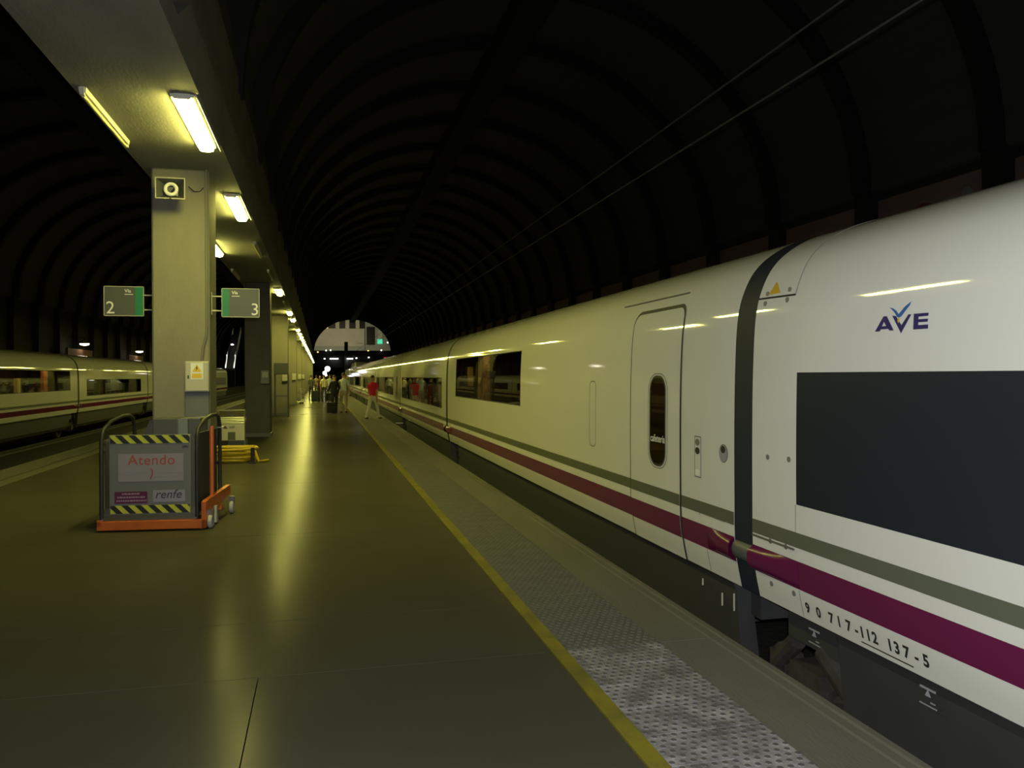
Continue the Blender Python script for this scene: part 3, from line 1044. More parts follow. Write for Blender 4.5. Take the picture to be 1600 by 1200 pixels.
# jacking marks on the skirt
for yc in (4.15, 3.25):
    xs = XC_R - 1.372
    mk = MB().box(xs - .004, xs, yc - .05, yc + .05, .125, .135).prism([(yc - .018, .095), (yc + .018, .095), (yc, .125)], 'x', xs - .004, xs).box(xs - .006, xs - .003, yc - .05, yc - .02, .07, .076).box(
        xs - .006, xs - .003, yc - .06, yc + .05, .05, .056)
    mk.build('jacking_mark', MT['violet_grey'], cA)
# --- cafeteria coach B
cB = coach('train_coach', SR, R1 + G, 17.36, [(10.82, 16.3, 1.20, 1.955, 'glass')], 'cafeteria coach, second from the camera, with a door and one large window', interior='cafeteria',
           doors=[(5.72, 6.72, .20, 2.14, (5.985, 6.285, .885, 1.60), 'cafeter\u00eda')])
SR.line('rain_gutter', MT['line'], cB, [(7.15, 2.252), (5.78, 2.252)], .014, .006)
SR.panel('step_slot', MT['line'], cB, rrect(7.665, 7.87, .895, 1.56, .07), [rrect(7.677, 7.858, .907, 1.548, .06)], off=.002)
SR.panel('step_slot_cover', MT['train'], cB, rrect(7.677, 7.858, .907, 1.548, .06), off=.001)
SR.panel('door_control', MT['rubber'], cB, rrect(5.368, 5.471, .868, 1.168, .008), [rrect(5.374, 5.465, .874, 1.162, .006)], off=.003)
dc = SR.panel('door_control_panel', MT['train'], cB, rrect(5.374, 5.465, .874, 1.162, .006), off=.002)
for zc, m in ((1.125, 'line'), (1.062, 'rubber')):
    SR.panel('push_button', MT[m], dc, [(5.42 + .036 * cos(2 * pi * k / 16), zc + .026 * sin(2 * pi * k / 16)) for k in range(16)], off=.006, step=.05)
SR.panel('door_light', MT['white'], dc, rrect(5.385, 5.455, .884, .925, .005), off=.005)
lk = SR.panel('lock_plate', MT['line'], cB, [(5.035 + .062 * cos(2 * pi * k / 24), 1.078 + .064 * sin(2 * pi * k / 24)) for k in range(24)], off=.002, step=.05)
SR.panel('lock_cup', MT['violet_grey'], lk, [(5.035 + .055 * cos(2 * pi * k / 24), 1.078 + .057 * sin(2 * pi * k / 24)) for k in range(24)], off=.004, step=.05)
SR.panel('key_hole', MT['rubber'], lk, [(5.035 + .034 * cos(2 * pi * k / 12), 1.105 + .026 * sin(2 * pi * k / 12)) for k in range(12)], off=.006, step=.05)
SR.line('panel_joint', MT['line'], cB, [(5.72, .366), (5.72, .2)], .006, .001)
SR.line('step_joint', MT['line'], cB, [(5.40, .600), (5.38, .615), (5.02, .612)], .006, .004)
SR.line('panel_joint', MT['line'], cB, [(5.32, .36), (5.32, .21)], .004, .001)
for yy, zz in ((6.6, .78), (15.9, 1.13)):
    MB().lathe([(.018, -.004), (.018, .003), (.008, .006)], SR.p(yy, zz), 10, 'x').build('rivet', MT['line'], cB)
xs = XC_R - 1.366
for (yy, za, zb) in ((5.55, .04, .09), (5.25, -.03, .06), (5.08, -.02, .10)):
    MB().box(xs - .012, xs - .002, yy, yy + .007, za, zb).build('chalk_mark', MT['ebox'], cB)
# --- further coaches
cC = coach('train_coach', SR, 17.59, 28.04, [(18.25, 27.5, .88, 1.57, 'glass')], 'third white coach, its wide window showing red seats', interior='seats')
MB().box(XC_R - 1.62, XC_R - 1.40, 27.9, 28.25, -.02, .0).build('folding_step', MT['steel'], cC)
cD = coach('train_coach', SR, 28.27, 41.25, [(30.9, 40.4, .88, 1.57, 'glass')], 'fourth white coach, just past the person in red', interior='seats',
           doors=[(28.95, 29.95, .20, 2.14, (29.2, 29.5, .885, 1.60), None)])
cE = coach('train_coach', SR, 41.48, 54.15, [(43.6, 53.2, .88, 1.57, 'glass')], 'fifth white coach of the near train', interior='unlit')
cF = coach('train_coach', SR, 54.38, 66.55, [(56.4, 65.6, .88, 1.57, 'glass')], 'sixth white coach of the near train', interior='unlit')
cG = coach('train_coach', SR, 66.78, 78.6, [(68.6, 77.6, .88, 1.57, 'film')], 'seventh and farthest white coach before the power car', joint=False)

# power car with raised roof and a long beak
pc = empty('power_car', (XC_R, 79, -.98), 'white power car with raised roof at the far head of the near train', 'power car')
vs, fs = [], []
secs = [(78.9, 1.0, 1.0), (84, 1.0, 1.0), (94, 1.0, 1.0), (97, .96, .93), (99.5, .86, .74), (102, .66, .5), (103.5, .42, .34), (104.0, .2, .26)]
for (yy, sw, sh) in secs:
    ring = [(XC_R - d * sw, yy, .2 + (z - .2) * sh) for d, z in DP[::3]] + [(XC_R + d * sw, yy, .2 + (z - .2) * sh) for d, z in reversed(DP[::3])]
    vs += ring
m_ = len(ring)
for i in range(len(secs) - 1):
    for j in range(m_ - 1):
        fs.append((i * m_ + j, (i + 1) * m_ + j, (i + 1) * m_ + j + 1, i * m_ + j + 1))
fs.append(tuple(range(m_))); fs.append(tuple(range((len(secs) - 1) * m_, len(secs) * m_)))
MB().add(vs, fs).build('body_shell', MT['train'], pc, smooth=True)
for nm, mk, za, zb in STRIPES:
    SR.grid(nm, MT[mk], pc, 79.0, 94.0, za, zb, .004, 4)
SR.grid('cab_window', MT['film'], pc, 91.2, 92.4, 1.45, 2.0, .005, 4)
MB().prism([(79.6, 2.5), (93, 2.5), (90.5, 3.02), (82, 3.02)], 'x', XC_R - .85, XC_R + .85).build('roof_fairing', MT['train'], pc, bevel=.12)
MB().box(XC_R - 1.3, XC_R + 1.3, 79.2, 96, -.5, .2).build('bogie_skirt', MT['skirt'], pc)
for yy in (81.5, 84.2, 92, 94.6):
    for s in (-1, 1):
        MB().lathe([(.1, -.06), (.42, -.05), (.42, .05), (.1, .06)], (XC_R + s * .8, yy, -.38), 18, 'x').build('wheel', MT['bogie'], pc)

# --- left train
ygaps = [22.9, 36.15, 49.7, 63.2, 76.7, 90.2]
LW = [(24.5, 34.95, 1.12, 1.875, 'glass')], [(37.25, 47.75, .845, 1.535, 'glass')], [(51.0, 61.3, .845, 1.535, 'glass')], [(64.5, 74.8, .845, 1.535, 'glass')], [(78.0, 88.3, .845, 1.535, 'film')]
LL = ['lit cafeteria coach at the left edge of the picture, across the empty track', 'second coach of the left train, with a plain dark window, beside the pillar',
      'third coach of the left train, behind the nearest pillar', 'fourth coach of the left train, seen between the two nearest pillars', 'fifth and last seen coach of the left train']
for i in range(5):
    coach('train_coach', SL, ygaps[i], ygaps[i + 1] - G, LW[i], LL[i], interior={0: 'lit', 1: 'unlit', 2: 'unlit', 3: 'seats'}.get(i), joint=i < 4, group='coaches of the left train')

# overhead wires over the near track
for nm, z, lab in (('contact_wire', 4.26, 'lower overhead wire strung above the near train'), ('messenger_wire', 4.66, 'upper overhead wire strung above the near train')):
    MB().tube([(XC_R, Y_NEAR + .3, z), (XC_R, Y_END + 8, z)], .011, 6).build('overhead_wire', MT['wire'])
    tag(bpy.context.scene.objects[[o.name for o in SC.objects if o.name.startswith('overhead_wire')][-1]], lab, 'wire', 'overhead wires')


# ------------------------------------------------------------------ THINGS: on the pillars
def flat_text(name, m, parent, s, x, y, z, size, world=True, **kw):
    """lettering on a face that looks towards -y"""
    vs, fs = text2d(s, size, **kw)
    b = MB().add([(x + a, y, z + c) for a, c in vs], fs)
    return b.build(name, m, parent, world=world, fix=False)


# signs
for (xa, xb, gx, num_, nx, tx, lab, bx) in ((-2.565, -2.11, (-2.21, -2.11), '2', -2.545, -2.33, 'grey and green platform sign for track 2, left of the nearest pillar', (-2.11, -1.985)),
                                        (-1.207, -.75, (-1.207, -1.115), '3', -.86, -1.085, 'grey and green platform sign for track 3, right of the nearest pillar', (-1.325, -1.207))):
    t = empty('platform_sign', ((xa + xb) / 2, 10.72, 2.36), lab, 'sign', 'track number signs on the nearest pillar')
    MB().box(xa, xb, 10.70, 10.74, 2.372, 2.733).build('board', MT['sign_grey'], t)
    fr = MB()
    for (a, b, c, d) in ((xa, xb, 2.727, 2.735), (xa, xb, 2.370, 2.378), (xa, xa + .007, 2.37, 2.735), (xb - .007, xb, 2.37, 2.735)):
        fr.box(a, b, 10.692, 10.748, c, d)
    fr.build('rim', MT['ebox'], t)
    MB().box(gx[0], gx[1], 10.694, 10.70, 2.378, 2.727).build('green_band', MT['sign_green'], t)
    flat_text('number', MT['white'], t, num_, nx, 10.694, 2.40, .215)
    flat_text('lettering', MT['white'], t, 'V\u00eda', tx, 10.694, 2.66, .058, bold=.001)
    MB().box(tx, tx + .095, 10.694, 10.699, 2.632, 2.640).build('lettering_line', MT['white'], t)
    br = MB()
    for z in (2.45, 2.63):
        br.tube([(bx[0], 10.72, z), (bx[1], 10.72, z)], .009, 8)
    wx = bx[1] if num_ == '2' else bx[0]
    br.box(wx - .006, wx + .006, 10.68, 10.76, 2.40, 2.68)
    br.build('bracket', MT['ebox'], t)

# horn loudspeaker in a square bell
t = empty('loudspeaker', (-1.71, 10.5, 3.84), 'square-mouthed horn loudspeaker high on the nearest pillar', 'loudspeaker')
def frustum(xc, zc, w0, h0, y0, w1, h1, y1):
    vs = [(xc + sx * w0, y0, zc + sz * h0) for sx, sz in ((-1, -1), (1, -1), (1, 1), (-1, 1))] + [(xc + sx * w1, y1, zc + sz * h1) for sx, sz in ((-1, -1), (1, -1), (1, 1), (-1, 1))]
    return vs, [(0, 1, 5, 4), (1, 2, 6, 5), (2, 3, 7, 6), (3, 0, 4, 7)]


b = MB(); b.add(*frustum(-1.71, 3.84, .155, .115, 10.14, .06, .05, 10.32)); b.add(*frustum(-1.71, 3.84, .165, .125, 10.14, .07, .06, 10.33))
b.add([(-1.71 + sx * w, 10.14, 3.84 + sz * h) for w, h in ((.155, .115), (.165, .125)) for sx, sz in ((-1, -1), (1, -1), (1, 1), (-1, 1))], [(i, (i + 1) % 4, 4 + (i + 1) % 4, 4 + i) for i in range(4)])
b.build('horn', MT['ebox'], t, fix=False)
MB().add(*frustum(-1.71, 3.84, .153, .113, 10.142, .06, .05, 10.315)).build('horn_lining', MT['slate'], t, fix=False)
MB().box(-1.78, -1.64, 10.33, 10.42, 3.77, 3.91).lathe([(.05, 0), (.07, .01), (.07, .06), (.04, .08)], (-1.71, 10.40, 3.84), 16, 'y').build('driver', MT['ebox'], t)
MB().tube([(-1.71 + .062 * cos(2 * pi * k / 24), 10.20, 3.84 + .062 * sin(2 * pi * k / 24)) for k in range(24)], .021, 8, closed=True).build('phase_ring', MT['white'], t, smooth=True)
MB().prism([(-1.745, 3.86), (-1.675, 3.86), (-1.71, 3.815)], 'y', 10.19, 10.32).build('phase_plug', MT['slate'], t)
MB().box(-1.72, -1.70, 10.14, 10.16, 3.715, 3.73).box(-1.76, -1.66, 10.42, 10.5, 3.80, 3.88).build('bracket', MT['steel_dark'], t)
t2 = MB().tube([(-1.55, 10.42, 3.93), (-1.49, 10.47, 3.885), (-1.43, 10.485, 3.89), (-1.385, 10.485, 3.94)], .006, 6).build('speaker_cable', MT['black'])
tag(t2, 'thin black cable looping from the loudspeaker to the conduit', 'cable')
# conduit and electrical box on the nearest pillar
cd = MB().tube([(-1.355, 10.475, SOFFIT - .005), (-1.355, 10.475, 2.25), (-1.362, 10.475, 2.12), (-1.40, 10.475, 1.98), (-1.415, 10.475, 1.81)], .017, 8).build('conduit', MT['line'], smooth=True)
tag(cd, 'grey cable conduit running down the nearest pillar into the meter box', 'conduit')
t = empty('electrical_box', (-1.46, 10.5, 1.44), 'beige electrical box with yellow high voltage sticker on the nearest pillar', 'box')
MB().box(-1.598, -1.325, 10.40, 10.5, 1.44, 1.81).build('case', MT['ebox'], t, bevel=.008)
MB().box(-1.588, -1.335, 10.388, 10.40, 1.45, 1.80).build('cover', MT['ebox'], t, bevel=.006)
MB().box(-1.565, -1.55, 10.378, 10.388, 1.60, 1.64).build('latch', MT['black'], t)
st = MB().box(-1.53, -1.388, 10.386, 10.388, 1.592, 1.79).build('sticker', MT['white'], t)
MB().prism([(-1.513, 1.682), (-1.405, 1.682), (-1.459, 1.772)], 'y', 10.384, 10.386).build('hazard_triangle', MT['label_yellow'], st)
MB().prism([(-1.458, 1.752), (-1.474, 1.722), (-1.461, 1.724), (-1.468, 1.692), (-1.446, 1.732), (-1.459, 1.730), (-1.450, 1.752)], 'y', 10.382, 10.384).build('lightning_bolt', MT['black'], st)
MB().box(-1.516, -1.402, 10.384, 10.386, 1.606, 1.66).build('caption_strip', MT['label_yellow'], st)
g = MB().box(-1.605, -1.33, 10.44, 10.5, 0.12, 1.432).build('dado_panel', MT['grey_paint'], bevel=.006)
tag(g, 'grey painted cable cover below the electrical box on the nearest pillar', 'cable cover')
# boxes on the pillars further on
for i in range(1, 6):
    py_ = PILLARS[i]
    t = empty('electrical_box', (-1.40, py_, 1.43), 'small pale electrical box on the front of the %s pillar from the camera' % ordinal(i + 1), 'box', 'small boxes on further pillars')
    MB().box(-1.565, -1.345, py_ - .10, py_, 1.43, 1.79).build('case', MT['ebox'] if i > 1 else MT['panel_grey'], t, bevel=.008)
    MB().box(-1.53, -1.38, py_ - .106, py_ - .10, 1.60, 1.75).build('sticker', MT['trolley_panel'] if i > 1 else MT['ebox'], t)

# ------------------------------------------------------------------ THING: mobile boarding lift
RZ = radians(-6.5)
cart = empty('boarding_lift', (-2.28, 9.17, 0), 'orange framed mobile boarding lift with grey notice panel before the nearest pillar', 'boarding lift', rz=RZ)
def cb(mb, name, m, parent=cart, **k): return mb.build(name, m, parent, world=False, **k)


fb = MB().box(0, 1.10, 0, .06, .02, .115).box(0, .05, 0, 1.15, .06, .13).box(.06, 1.04, .95, 1.01, .06, .13)
cb(fb, 'base_frame', MT['orange'], bevel=.006)
cb(MB().prism([(0.0, .02), (.0, .30), (.07, .31), (1.02, .33), (1.15, .33), (1.15, .22), (1.02, .22), (.30, .10), (.22, .02)], 'x', 1.05, 1.10), 'side_frame', MT['orange'], bevel=.006)
cb(MB().box(.02, .97, .06, .9, .118, .15).box(.01, .98, .028, .05, .118, .18), 'deck', MT['steel'])
pn = cb(MB().box(.118, .940, .03, .055, .175, 1.015), 'front_panel', MT['panel_grey'], bevel=.004)
cb(MB().box(.06, .115, .04, .1, .12, .24).box(.945, 1.0, .04, .1, .12, .24), 'panel_foot', MT['steel'])


def hazard(z0, z1, phase):
    b = cb(MB().box(.130, .930, .027, .030, z0, z1), 'hazard_tape', MT['haz_yellow'], pn)
    st_ = MB()
    h = z1 - z0
    w = .0665
    x = .130 - h + phase
    while x < .93:
        a = [(x + h, z0), (x + h + w, z0), (x + w, z1), (x, z1)]
        # clip to the tape
        q = []
        for (u, v) in a:
            q.append((min(.930, max(.130, u)), v))
        if max(p[0] for p in q) - min(p[0] for p in q) > .01:
            # exact clip by moving along the slanted sides
            poly = a
            for lim, sgn in ((.130, 1), (.930, -1)):
                out = []
                for i in range(len(poly)):
                    p, r = poly[i], poly[(i + 1) % len(poly)]
                    ip, ir = (p[0] - lim) * sgn >= 0, (r[0] - lim) * sgn >= 0
                    if ip: out.append(p)
                    if ip != ir:
                        f = (lim - p[0]) / (r[0] - p[0])
                        out.append((lim, p[1] + f * (r[1] - p[1])))
                poly = out
                if len(poly) < 3: break
            if len(poly) >= 3:
                st_.prism(poly, 'y', .025, .027)
        x += 2 * w
    cb(st_, 'black_stripes', MT['black'], pn)


hazard(.925, 1.010, .0)
hazard(.19, .275, .06)
cb(MB().box(.21, .865, .0275, .030, .525, .815), 'notice', MT['poster'], pn)
def ctext(name, m, s, x, z, size, **k): return flat_text(name, m, pn, s, x, .0262, z, size, world=False, **k)


ctext('notice_lettering', MT['poster_red'], 'Atendo', .305, .70, .150, bold=.001, spacing=1.06)
lb = MB()
for (xa, xb, z) in ((.24, .50, .625), (.24, .42, .60), (.60, .82, .618), (.55, .70, .575)):
    lb.box(xa, xb, .0262, .0275, z, z + .006)
cb(lb, 'notice_small_print', MT['violet_grey'], pn)
cb(MB().tube([(.535, .0265, .665), (.553, .0265, .64), (.553, .0265, .60), (.535, .0265, .565), (.53, .0265, .55)], .006, 4), 'notice_mark', MT['poster_red'], pn)
cb(MB().box(.172, .500, .0275, .030, .295, .420), 'sticker', MT['purple_label'], pn)
lb = MB()
for (xa, xb, z) in ((.245, .42, .388), (.20, .475, .352), (.19, .49, .316)):
    x = xa
    while x < xb:
        w = random.uniform(.012, .035)
        lb.box(x, min(xb, x + w), .0262, .0275, z, z + .016); x += w + .006
cb(lb, 'sticker_print', MT['pale_print'], pn)
cb(MB().box(.556, .880, .0275, .030, .305, .430), 'brand_plate', MT['violet_grey'], pn)
ctext('brand_lettering', MT['renfe'], 'renfe', .575, .345, .125, shear=.25, spacing=1.02, bold=.001)
cb(MB().box(.855, .915, .0275, .030, .875, .89).box(.868, .902, .0275, .030, .89, .898), 'small_mark', MT['renfe'], pn)


def side_loop(x, name, m):
    pts = [(x, .02, .14), (x, .02, .80), (x, .03, .98), (x, .08, 1.07), (x, .30, 1.145), (x, .62, 1.185), (x, .85, 1.185), (x, .97, 1.15), (x, 1.03, 1.06), (x, 1.03, .25)]
    cb(MB().tube(pts, .021, 10), name, m, smooth=True)


side_loop(.045, 'hand_rail', MT['black'])
side_loop(1.005, 'hand_rail', MT['black'])
cb(MB().tube([(1.065, .40, .26), (1.065, .40, 1.075)], .024, 12), 'post', MT['orange'], smooth=True)
cb(MB().box(.955, .99, .12, .95, .16, 1.02), 'side_cover', MT['dark_fabric'], bevel=.01)
cb(MB().box(.03, .06, .15, .95, .16, .95), 'side_cover', MT['dark_fabric'], bevel=.01)
hb = cb(MB().box(.42, .70, .45, .80, .15, 1.165).box(.80, .93, .45, .80, .15, 1.165), 'pump_housing', MT['slate'], bevel=.012)
cb(MB().box(.70, .80, .44, .78, .15, 1.16), 'pump_cover', MT['slate_light'], hb)
cb(MB().prism([(.30, .95), (.42, .95), (.42, 1.14), (.38, 1.14)], 'y', .5, .7), 'lever', MT['steel'])
cb(MB().box(.985, 1.05, .98, 1.08, 1.02, 1.03), 'latch', MT['steel'])
for (wx, wy, r) in ((1.12, .12, .075), (1.13, 1.08, .075), (-.02, .95, .075)):
    cb(MB().lathe([(.02, -.022), (r - .01, -.022), (r, -.012), (r, .012), (r - .01, .022), (.02, .022)], (wx, wy, r), 20, 'x'), 'wheel', MT['tyre'], smooth=True)
    cb(MB().box(wx - .03, wx + .03, wy - .03, wy + .03, r + .05, .20), 'wheel_fork', MT['steel'])
cb(MB().prism([(.34, .02), (.44, .02), (.40, .20), (.36, .20)], 'x', 1.10, 1.125), 'stabiliser', MT['tyre'])

# ------------------------------------------------------------------ THINGS: hose, trolleys, display
def hose_coil():
    rh = random.Random(3)
    pts = []
    cx, cy = -1.62, 16.1
    N = 20
    for turn in range(9):
        r0 = rh.uniform(.33, .46); ox, oy = rh.uniform(-.05, .05), rh.uniform(-.05, .05); tl, ph = rh.uniform(.0, .035), rh.uniform(0, 6)
        for k in range(N):
            a = 2 * pi * k / N
            z = .03 + turn * .032 + tl * sin(a + ph) + .012 * sin(3 * a + turn * 1.7)
            r = r0 + .03 * sin(2 * a + turn)
            pts.append((cx + ox + r * cos(a), cy + oy + .62 * r * sin(a), max(.026, z)))
    sm = []
    for i in range(len(pts)):
        q = pts[max(0, i - 2):i + 3]
        sm.append(tuple(sum(p[j] for p in q) / len(q) for j in range(3)))
    sm += [(-1.22, 16.0, .22), (-1.18, 15.9, .12), (-1.14, 15.85, .03), (-1.06, 15.95, .026), (-.98, 16.05, .026)]
    return sm


t = empty('hose_coil', (-1.66, 16.1, 0), 'yellow hose coiled on the platform behind the boarding lift', 'hose')
MB().tube(hose_coil(), .024, 8).build('hose', MT['hose'], t, smooth=True)
MB().tube([(-1.24, 15.72, .0), (-1.24, 15.72, .30)], .035, 10).box(-1.30, -1.18, 15.66, 15.78, .0, .03).build('standpipe', MT['black'], t)


def trolley(loc, rz, label):
    t = empty('luggage_trolley', loc, label, 'luggage trolley', 'luggage trolleys by the pillars', rz=rz)
    B = lambda mb, n, m, **k: mb.build(n, m, t, world=False, **k)
    w = .26
    B(MB().box(-w, w, -.012, .0, .30, .64), 'panel', MT['trolley_panel'], bevel=.006)
    q = flat_text('lettering', MT['renfe'], t, 'adif', -.045, -.0135, .555, .075, world=False, bold=.001)
    MB().prism([(-.17, .545), (-.08, .545), (-.125, .615)], 'y', -.014, -.012).build('logo', MT['renfe'], t, world=False)
    B(MB().box(-.075, .075, -.0145, -.012, .31, .475), 'price_plate', MT['green_stripe'])
    fr = MB()
    for s in (-1, 1):
        fr.tube([(s * w, .0, .14), (s * w, .0, .80), (s * w, .04, .92)], .014, 8)
        fr.tube([(s * w, .0, .14), (s * w * .8, .75, .12)], .014, 8)
    fr.tube([(-w, 0, .14), (w, 0, .14)], .014, 8)
    B(fr, 'frame', MT['steel'], smooth=True)
    bk = MB()
    for z in (.66, .70, .735, .77):
        bk.tube([(-w, -.0, z), (w, -.0, z)], .007, 6)
        bk.tube([(-w, .22, z), (w, .22, z)], .006, 6)
        for s in (-1, 1): bk.tube([(s * w, 0, z), (s * w, .22, z)], .006, 6)
    B(bk, 'basket', MT['steel'], smooth=True)
    B(MB().tube([(-w, .04, .92), (w, .04, .92)], .017, 8), 'handle', MT['steel'], smooth=True)
    B(MB().box(-.22, .22, .05, .75, .13, .15).box(-.2, .2, .73, .75, .13, .28), 'load_deck', MT['steel_dark'])
    for (x, y_) in ((-.2, .08), (.2, .08), (0, .66)):
        B(MB().lathe([(.02, -.02), (.06, -.02), (.065, 0), (.06, .02), (.02, .02)], (x, y_, .065), 14, 'x'), 'wheel', MT['black'])
    return t


trolley((-1.80, 17.6, 0), radians(-4), 'luggage trolley with cream panel behind the yellow hose coil')
trolley((-1.66, 36.6, 0), radians(-6), 'luggage trolley parked under the dark display gantry by the third pillar')
trolley((-1.02, 48.6, 0), radians(70), 'farthest luggage trolley, sideways beside the fourth pillar')

t = empty('information_display', (-1.56, 33.6, 0), 'dark freestanding frame with header board near the third pillar', 'display')
MB().box(-1.82, -1.27, 33.5, 33.7, 1.70, 2.17).build('header_board', MT['slate'], t, bevel=.01)
for x in (-1.81, -1.30):
    MB().box(x, x + .06, 33.55, 33.65, 0, 1.70).build('post', MT['slate'], t)
MB().box(-1.81, -1.27, 33.56, 33.64, .82, .86).build('cross_bar', MT['slate'], t)

# ------------------------------------------------------------------ THINGS: across the tracks
for i, (yy, w, lab) in enumerate(((60.6, 3.1, 'brown hoarding under a lamp on the left wall, nearer one'), (77.8, 3.1, 'brown hoarding under a lamp on the left wall, farther one'))):
    t = empty('hoarding', (-15.9, yy, 0), lab, 'hoarding', 'lamp-lit hoardings on the far left platform')
    MB().box(-16.1, -16.0, yy - w, yy + w, 1.2, 3.55).build('board', MT['panel_brown'], t)
    MB().box(-16.0, -15.95, yy - w, yy - w + .1, 0, 3.6).box(-16.0, -15.95, yy + w - .1, yy + w, 0, 3.6).build('post', MT['rib'], t)
    t = empty('platform_lamp', (-15.8, yy, 3.96), 'white lamp above the %s brown hoarding on the left' % ('nearer', 'farther')[i], 'lamp', 'lamps above the hoardings')
    MB().lathe([(.05, .12), (.28, .05), (.36, -.02), (.34, -.06)], (-15.75, yy, 4.0), 16).build('reflector', MT['housing'], t, smooth=True)
    MB().lathe([(.30, 0), (.28, -.07), (.1, -.12)], (-15.75, yy, 3.94), 16).build('bulb', MT['sheet_lamp'], t, smooth=True)
    MB().tube([(-15.75, yy, 4.12), (-15.75, yy - .0, 4.35), (-16.45, yy, 4.4), (-16.6, yy, 4.4)], .03, 8).build('arm', MT['rib'], t)

# escalator on the far left platform
t = empty('escalator', (-14.2, 140, 0), 'escalator with two lit balustrades rising beyond the left train', 'escalator')
def inc(y_): return 2.9 + (y_ - 138) * .55 if y_ > 138 else 2.9


for x in (-15.0, -13.7):
    g = MB().add([(x, 138, 2.9), (x, 150, 9.5), (x, 150, 10.6), (x, 138, 4.0), (x + .03, 138, 2.9), (x + .03, 150, 9.5), (x + .03, 150, 10.6), (x + .03, 138, 4.0)],
                 [(0, 1, 2, 3), (7, 6, 5, 4), (0, 4, 5, 1), (3, 2, 6, 7), (0, 3, 7, 4), (1, 5, 6, 2)]).build('balustrade', MT['steel'], t)
    MB().tube([(x, 137.9, 3.1), (x, 140.0, 5.2)], .09, 8).build('light_strip', emit('escalator_glow', (1, .98, .88), 1.6) if x < -14 else bpy.data.materials['escalator_glow'], t)
    MB().tube([(x, 138, 4.1), (x, 150, 10.7)], .05, 8).build('hand_rail', MT['steel'], t)
st = MB()
for k in range(24):
    st.box(-14.95, -13.7, 138 + k * .5, 138.5 + k * .5, 2.4 + k * .275, 2.7 + k * .275)
st.build('steps', MT['steel_dark'], t)
MB().box(-15.2, -13.5, 137.6, 138.2, 0, 2.7).build('landing', MT['rib'], t)
MB().lathe([(.2, 0), (.22, .1), (.15, .2)], (-14.3, 141.5, 6.9), 12).build('ceiling_spot', MT['white_lit'], t)

# globe lamps on the platform far ahead
GLOBES = ((95.0, .765, 2.47, .30), (118.0, .55, 2.10, .26), (128.0, .80, 1.78, .16))
for i, (yy, x, z, r) in enumerate(GLOBES):
    t = empty('globe_lamp', (x, yy, 0), 'glowing white globe lamp on a post far along the platform, %s of three' % ('largest and highest', 'middle', 'smallest and lowest')[i], 'lamp', 'globe lamps far along the platform')
    MB().lathe([(r * sin(pi * k / 10) + .001, -r * cos(pi * k / 10)) for k in range(11)], (x, yy, z), 20).build('globe', MT['globe'], t, smooth=True)
    MB().tube([(x, yy, 0), (x, yy, z - r + .02)], .035, 8).lathe([(.1, 0), (.1, .05), (.04, .1)], (x, yy, 0), 12).build('post', MT['steel_dark'], t)

# ------------------------------------------------------------------ beyond the end of the hall
MB().box(-60, 80, Y_END + 90 - .1, 300, -1.2, -0.9).build('ground_beyond', MT['far_ground'])['kind'] = 'structure'
b = empty('apartment_building', (5, 200, -.9), 'pale apartment building lit at night beyond the open end of the hall', 'building')
MB().box(-6, 10.45, 200, 206, -.9, 13.1).build('wall', MT['facade'], b)
MB().box(-6, 10.45, 200.2, 206, 13.1, 17).build('attic_wall', MT['window_dark'], b)
for i, x in enumerate((1.35, 4.0, 6.35, 8.8)):
    MB().box(x - .45, x + .45, 199.8, 200.3, 13.1, 17).build('attic_pier', MT['facade'] if i else MT['window_lit'], b)
MB().box(-6, 10.5, 199.7, 200.4, 12.95, 13.2).build('ledge', MT['facade'], b)
for (xa, xb, za, zb) in ((1.2, 4.6, 8.3, 8.5), (8.6, 10.2, 9.5, 9.7)):
    MB().box(xa, xb, 199.85, 200.0, za, zb).build('string_course', MT['facade_grey'], b)
MB().box(-6, 10.5, 199.6, 200.02, 4, 8.9).build('lower_wall', MT['facade_grey'], b)
b = empty('corner_building', (13, 200, -.9), 'grey corner building with lit green sign right of the pale apartment building', 'building')
MB().box(10.6, 19, 199, 206, -.9, 15.2).build('wall', MT['facade_grey'], b)
MB().box(10.9, 12.9, 198.9, 199.02, 9.2, 13.6).build('window', MT['window_dark'], b)
MB().box(13.7, 14.7, 198.85, 199.02, 10.3, 12.8).build('window', MT['facade'], b)
sg = MB().box(13.5, 14.7, 198.7, 198.95, 9.5, 10.6).build('green_sign', MT['green_sign'], b)
MB().box(16.0, 16.5, 198.85, 199.02, 9.5, 11.5).build('window', MT['facade'], b)
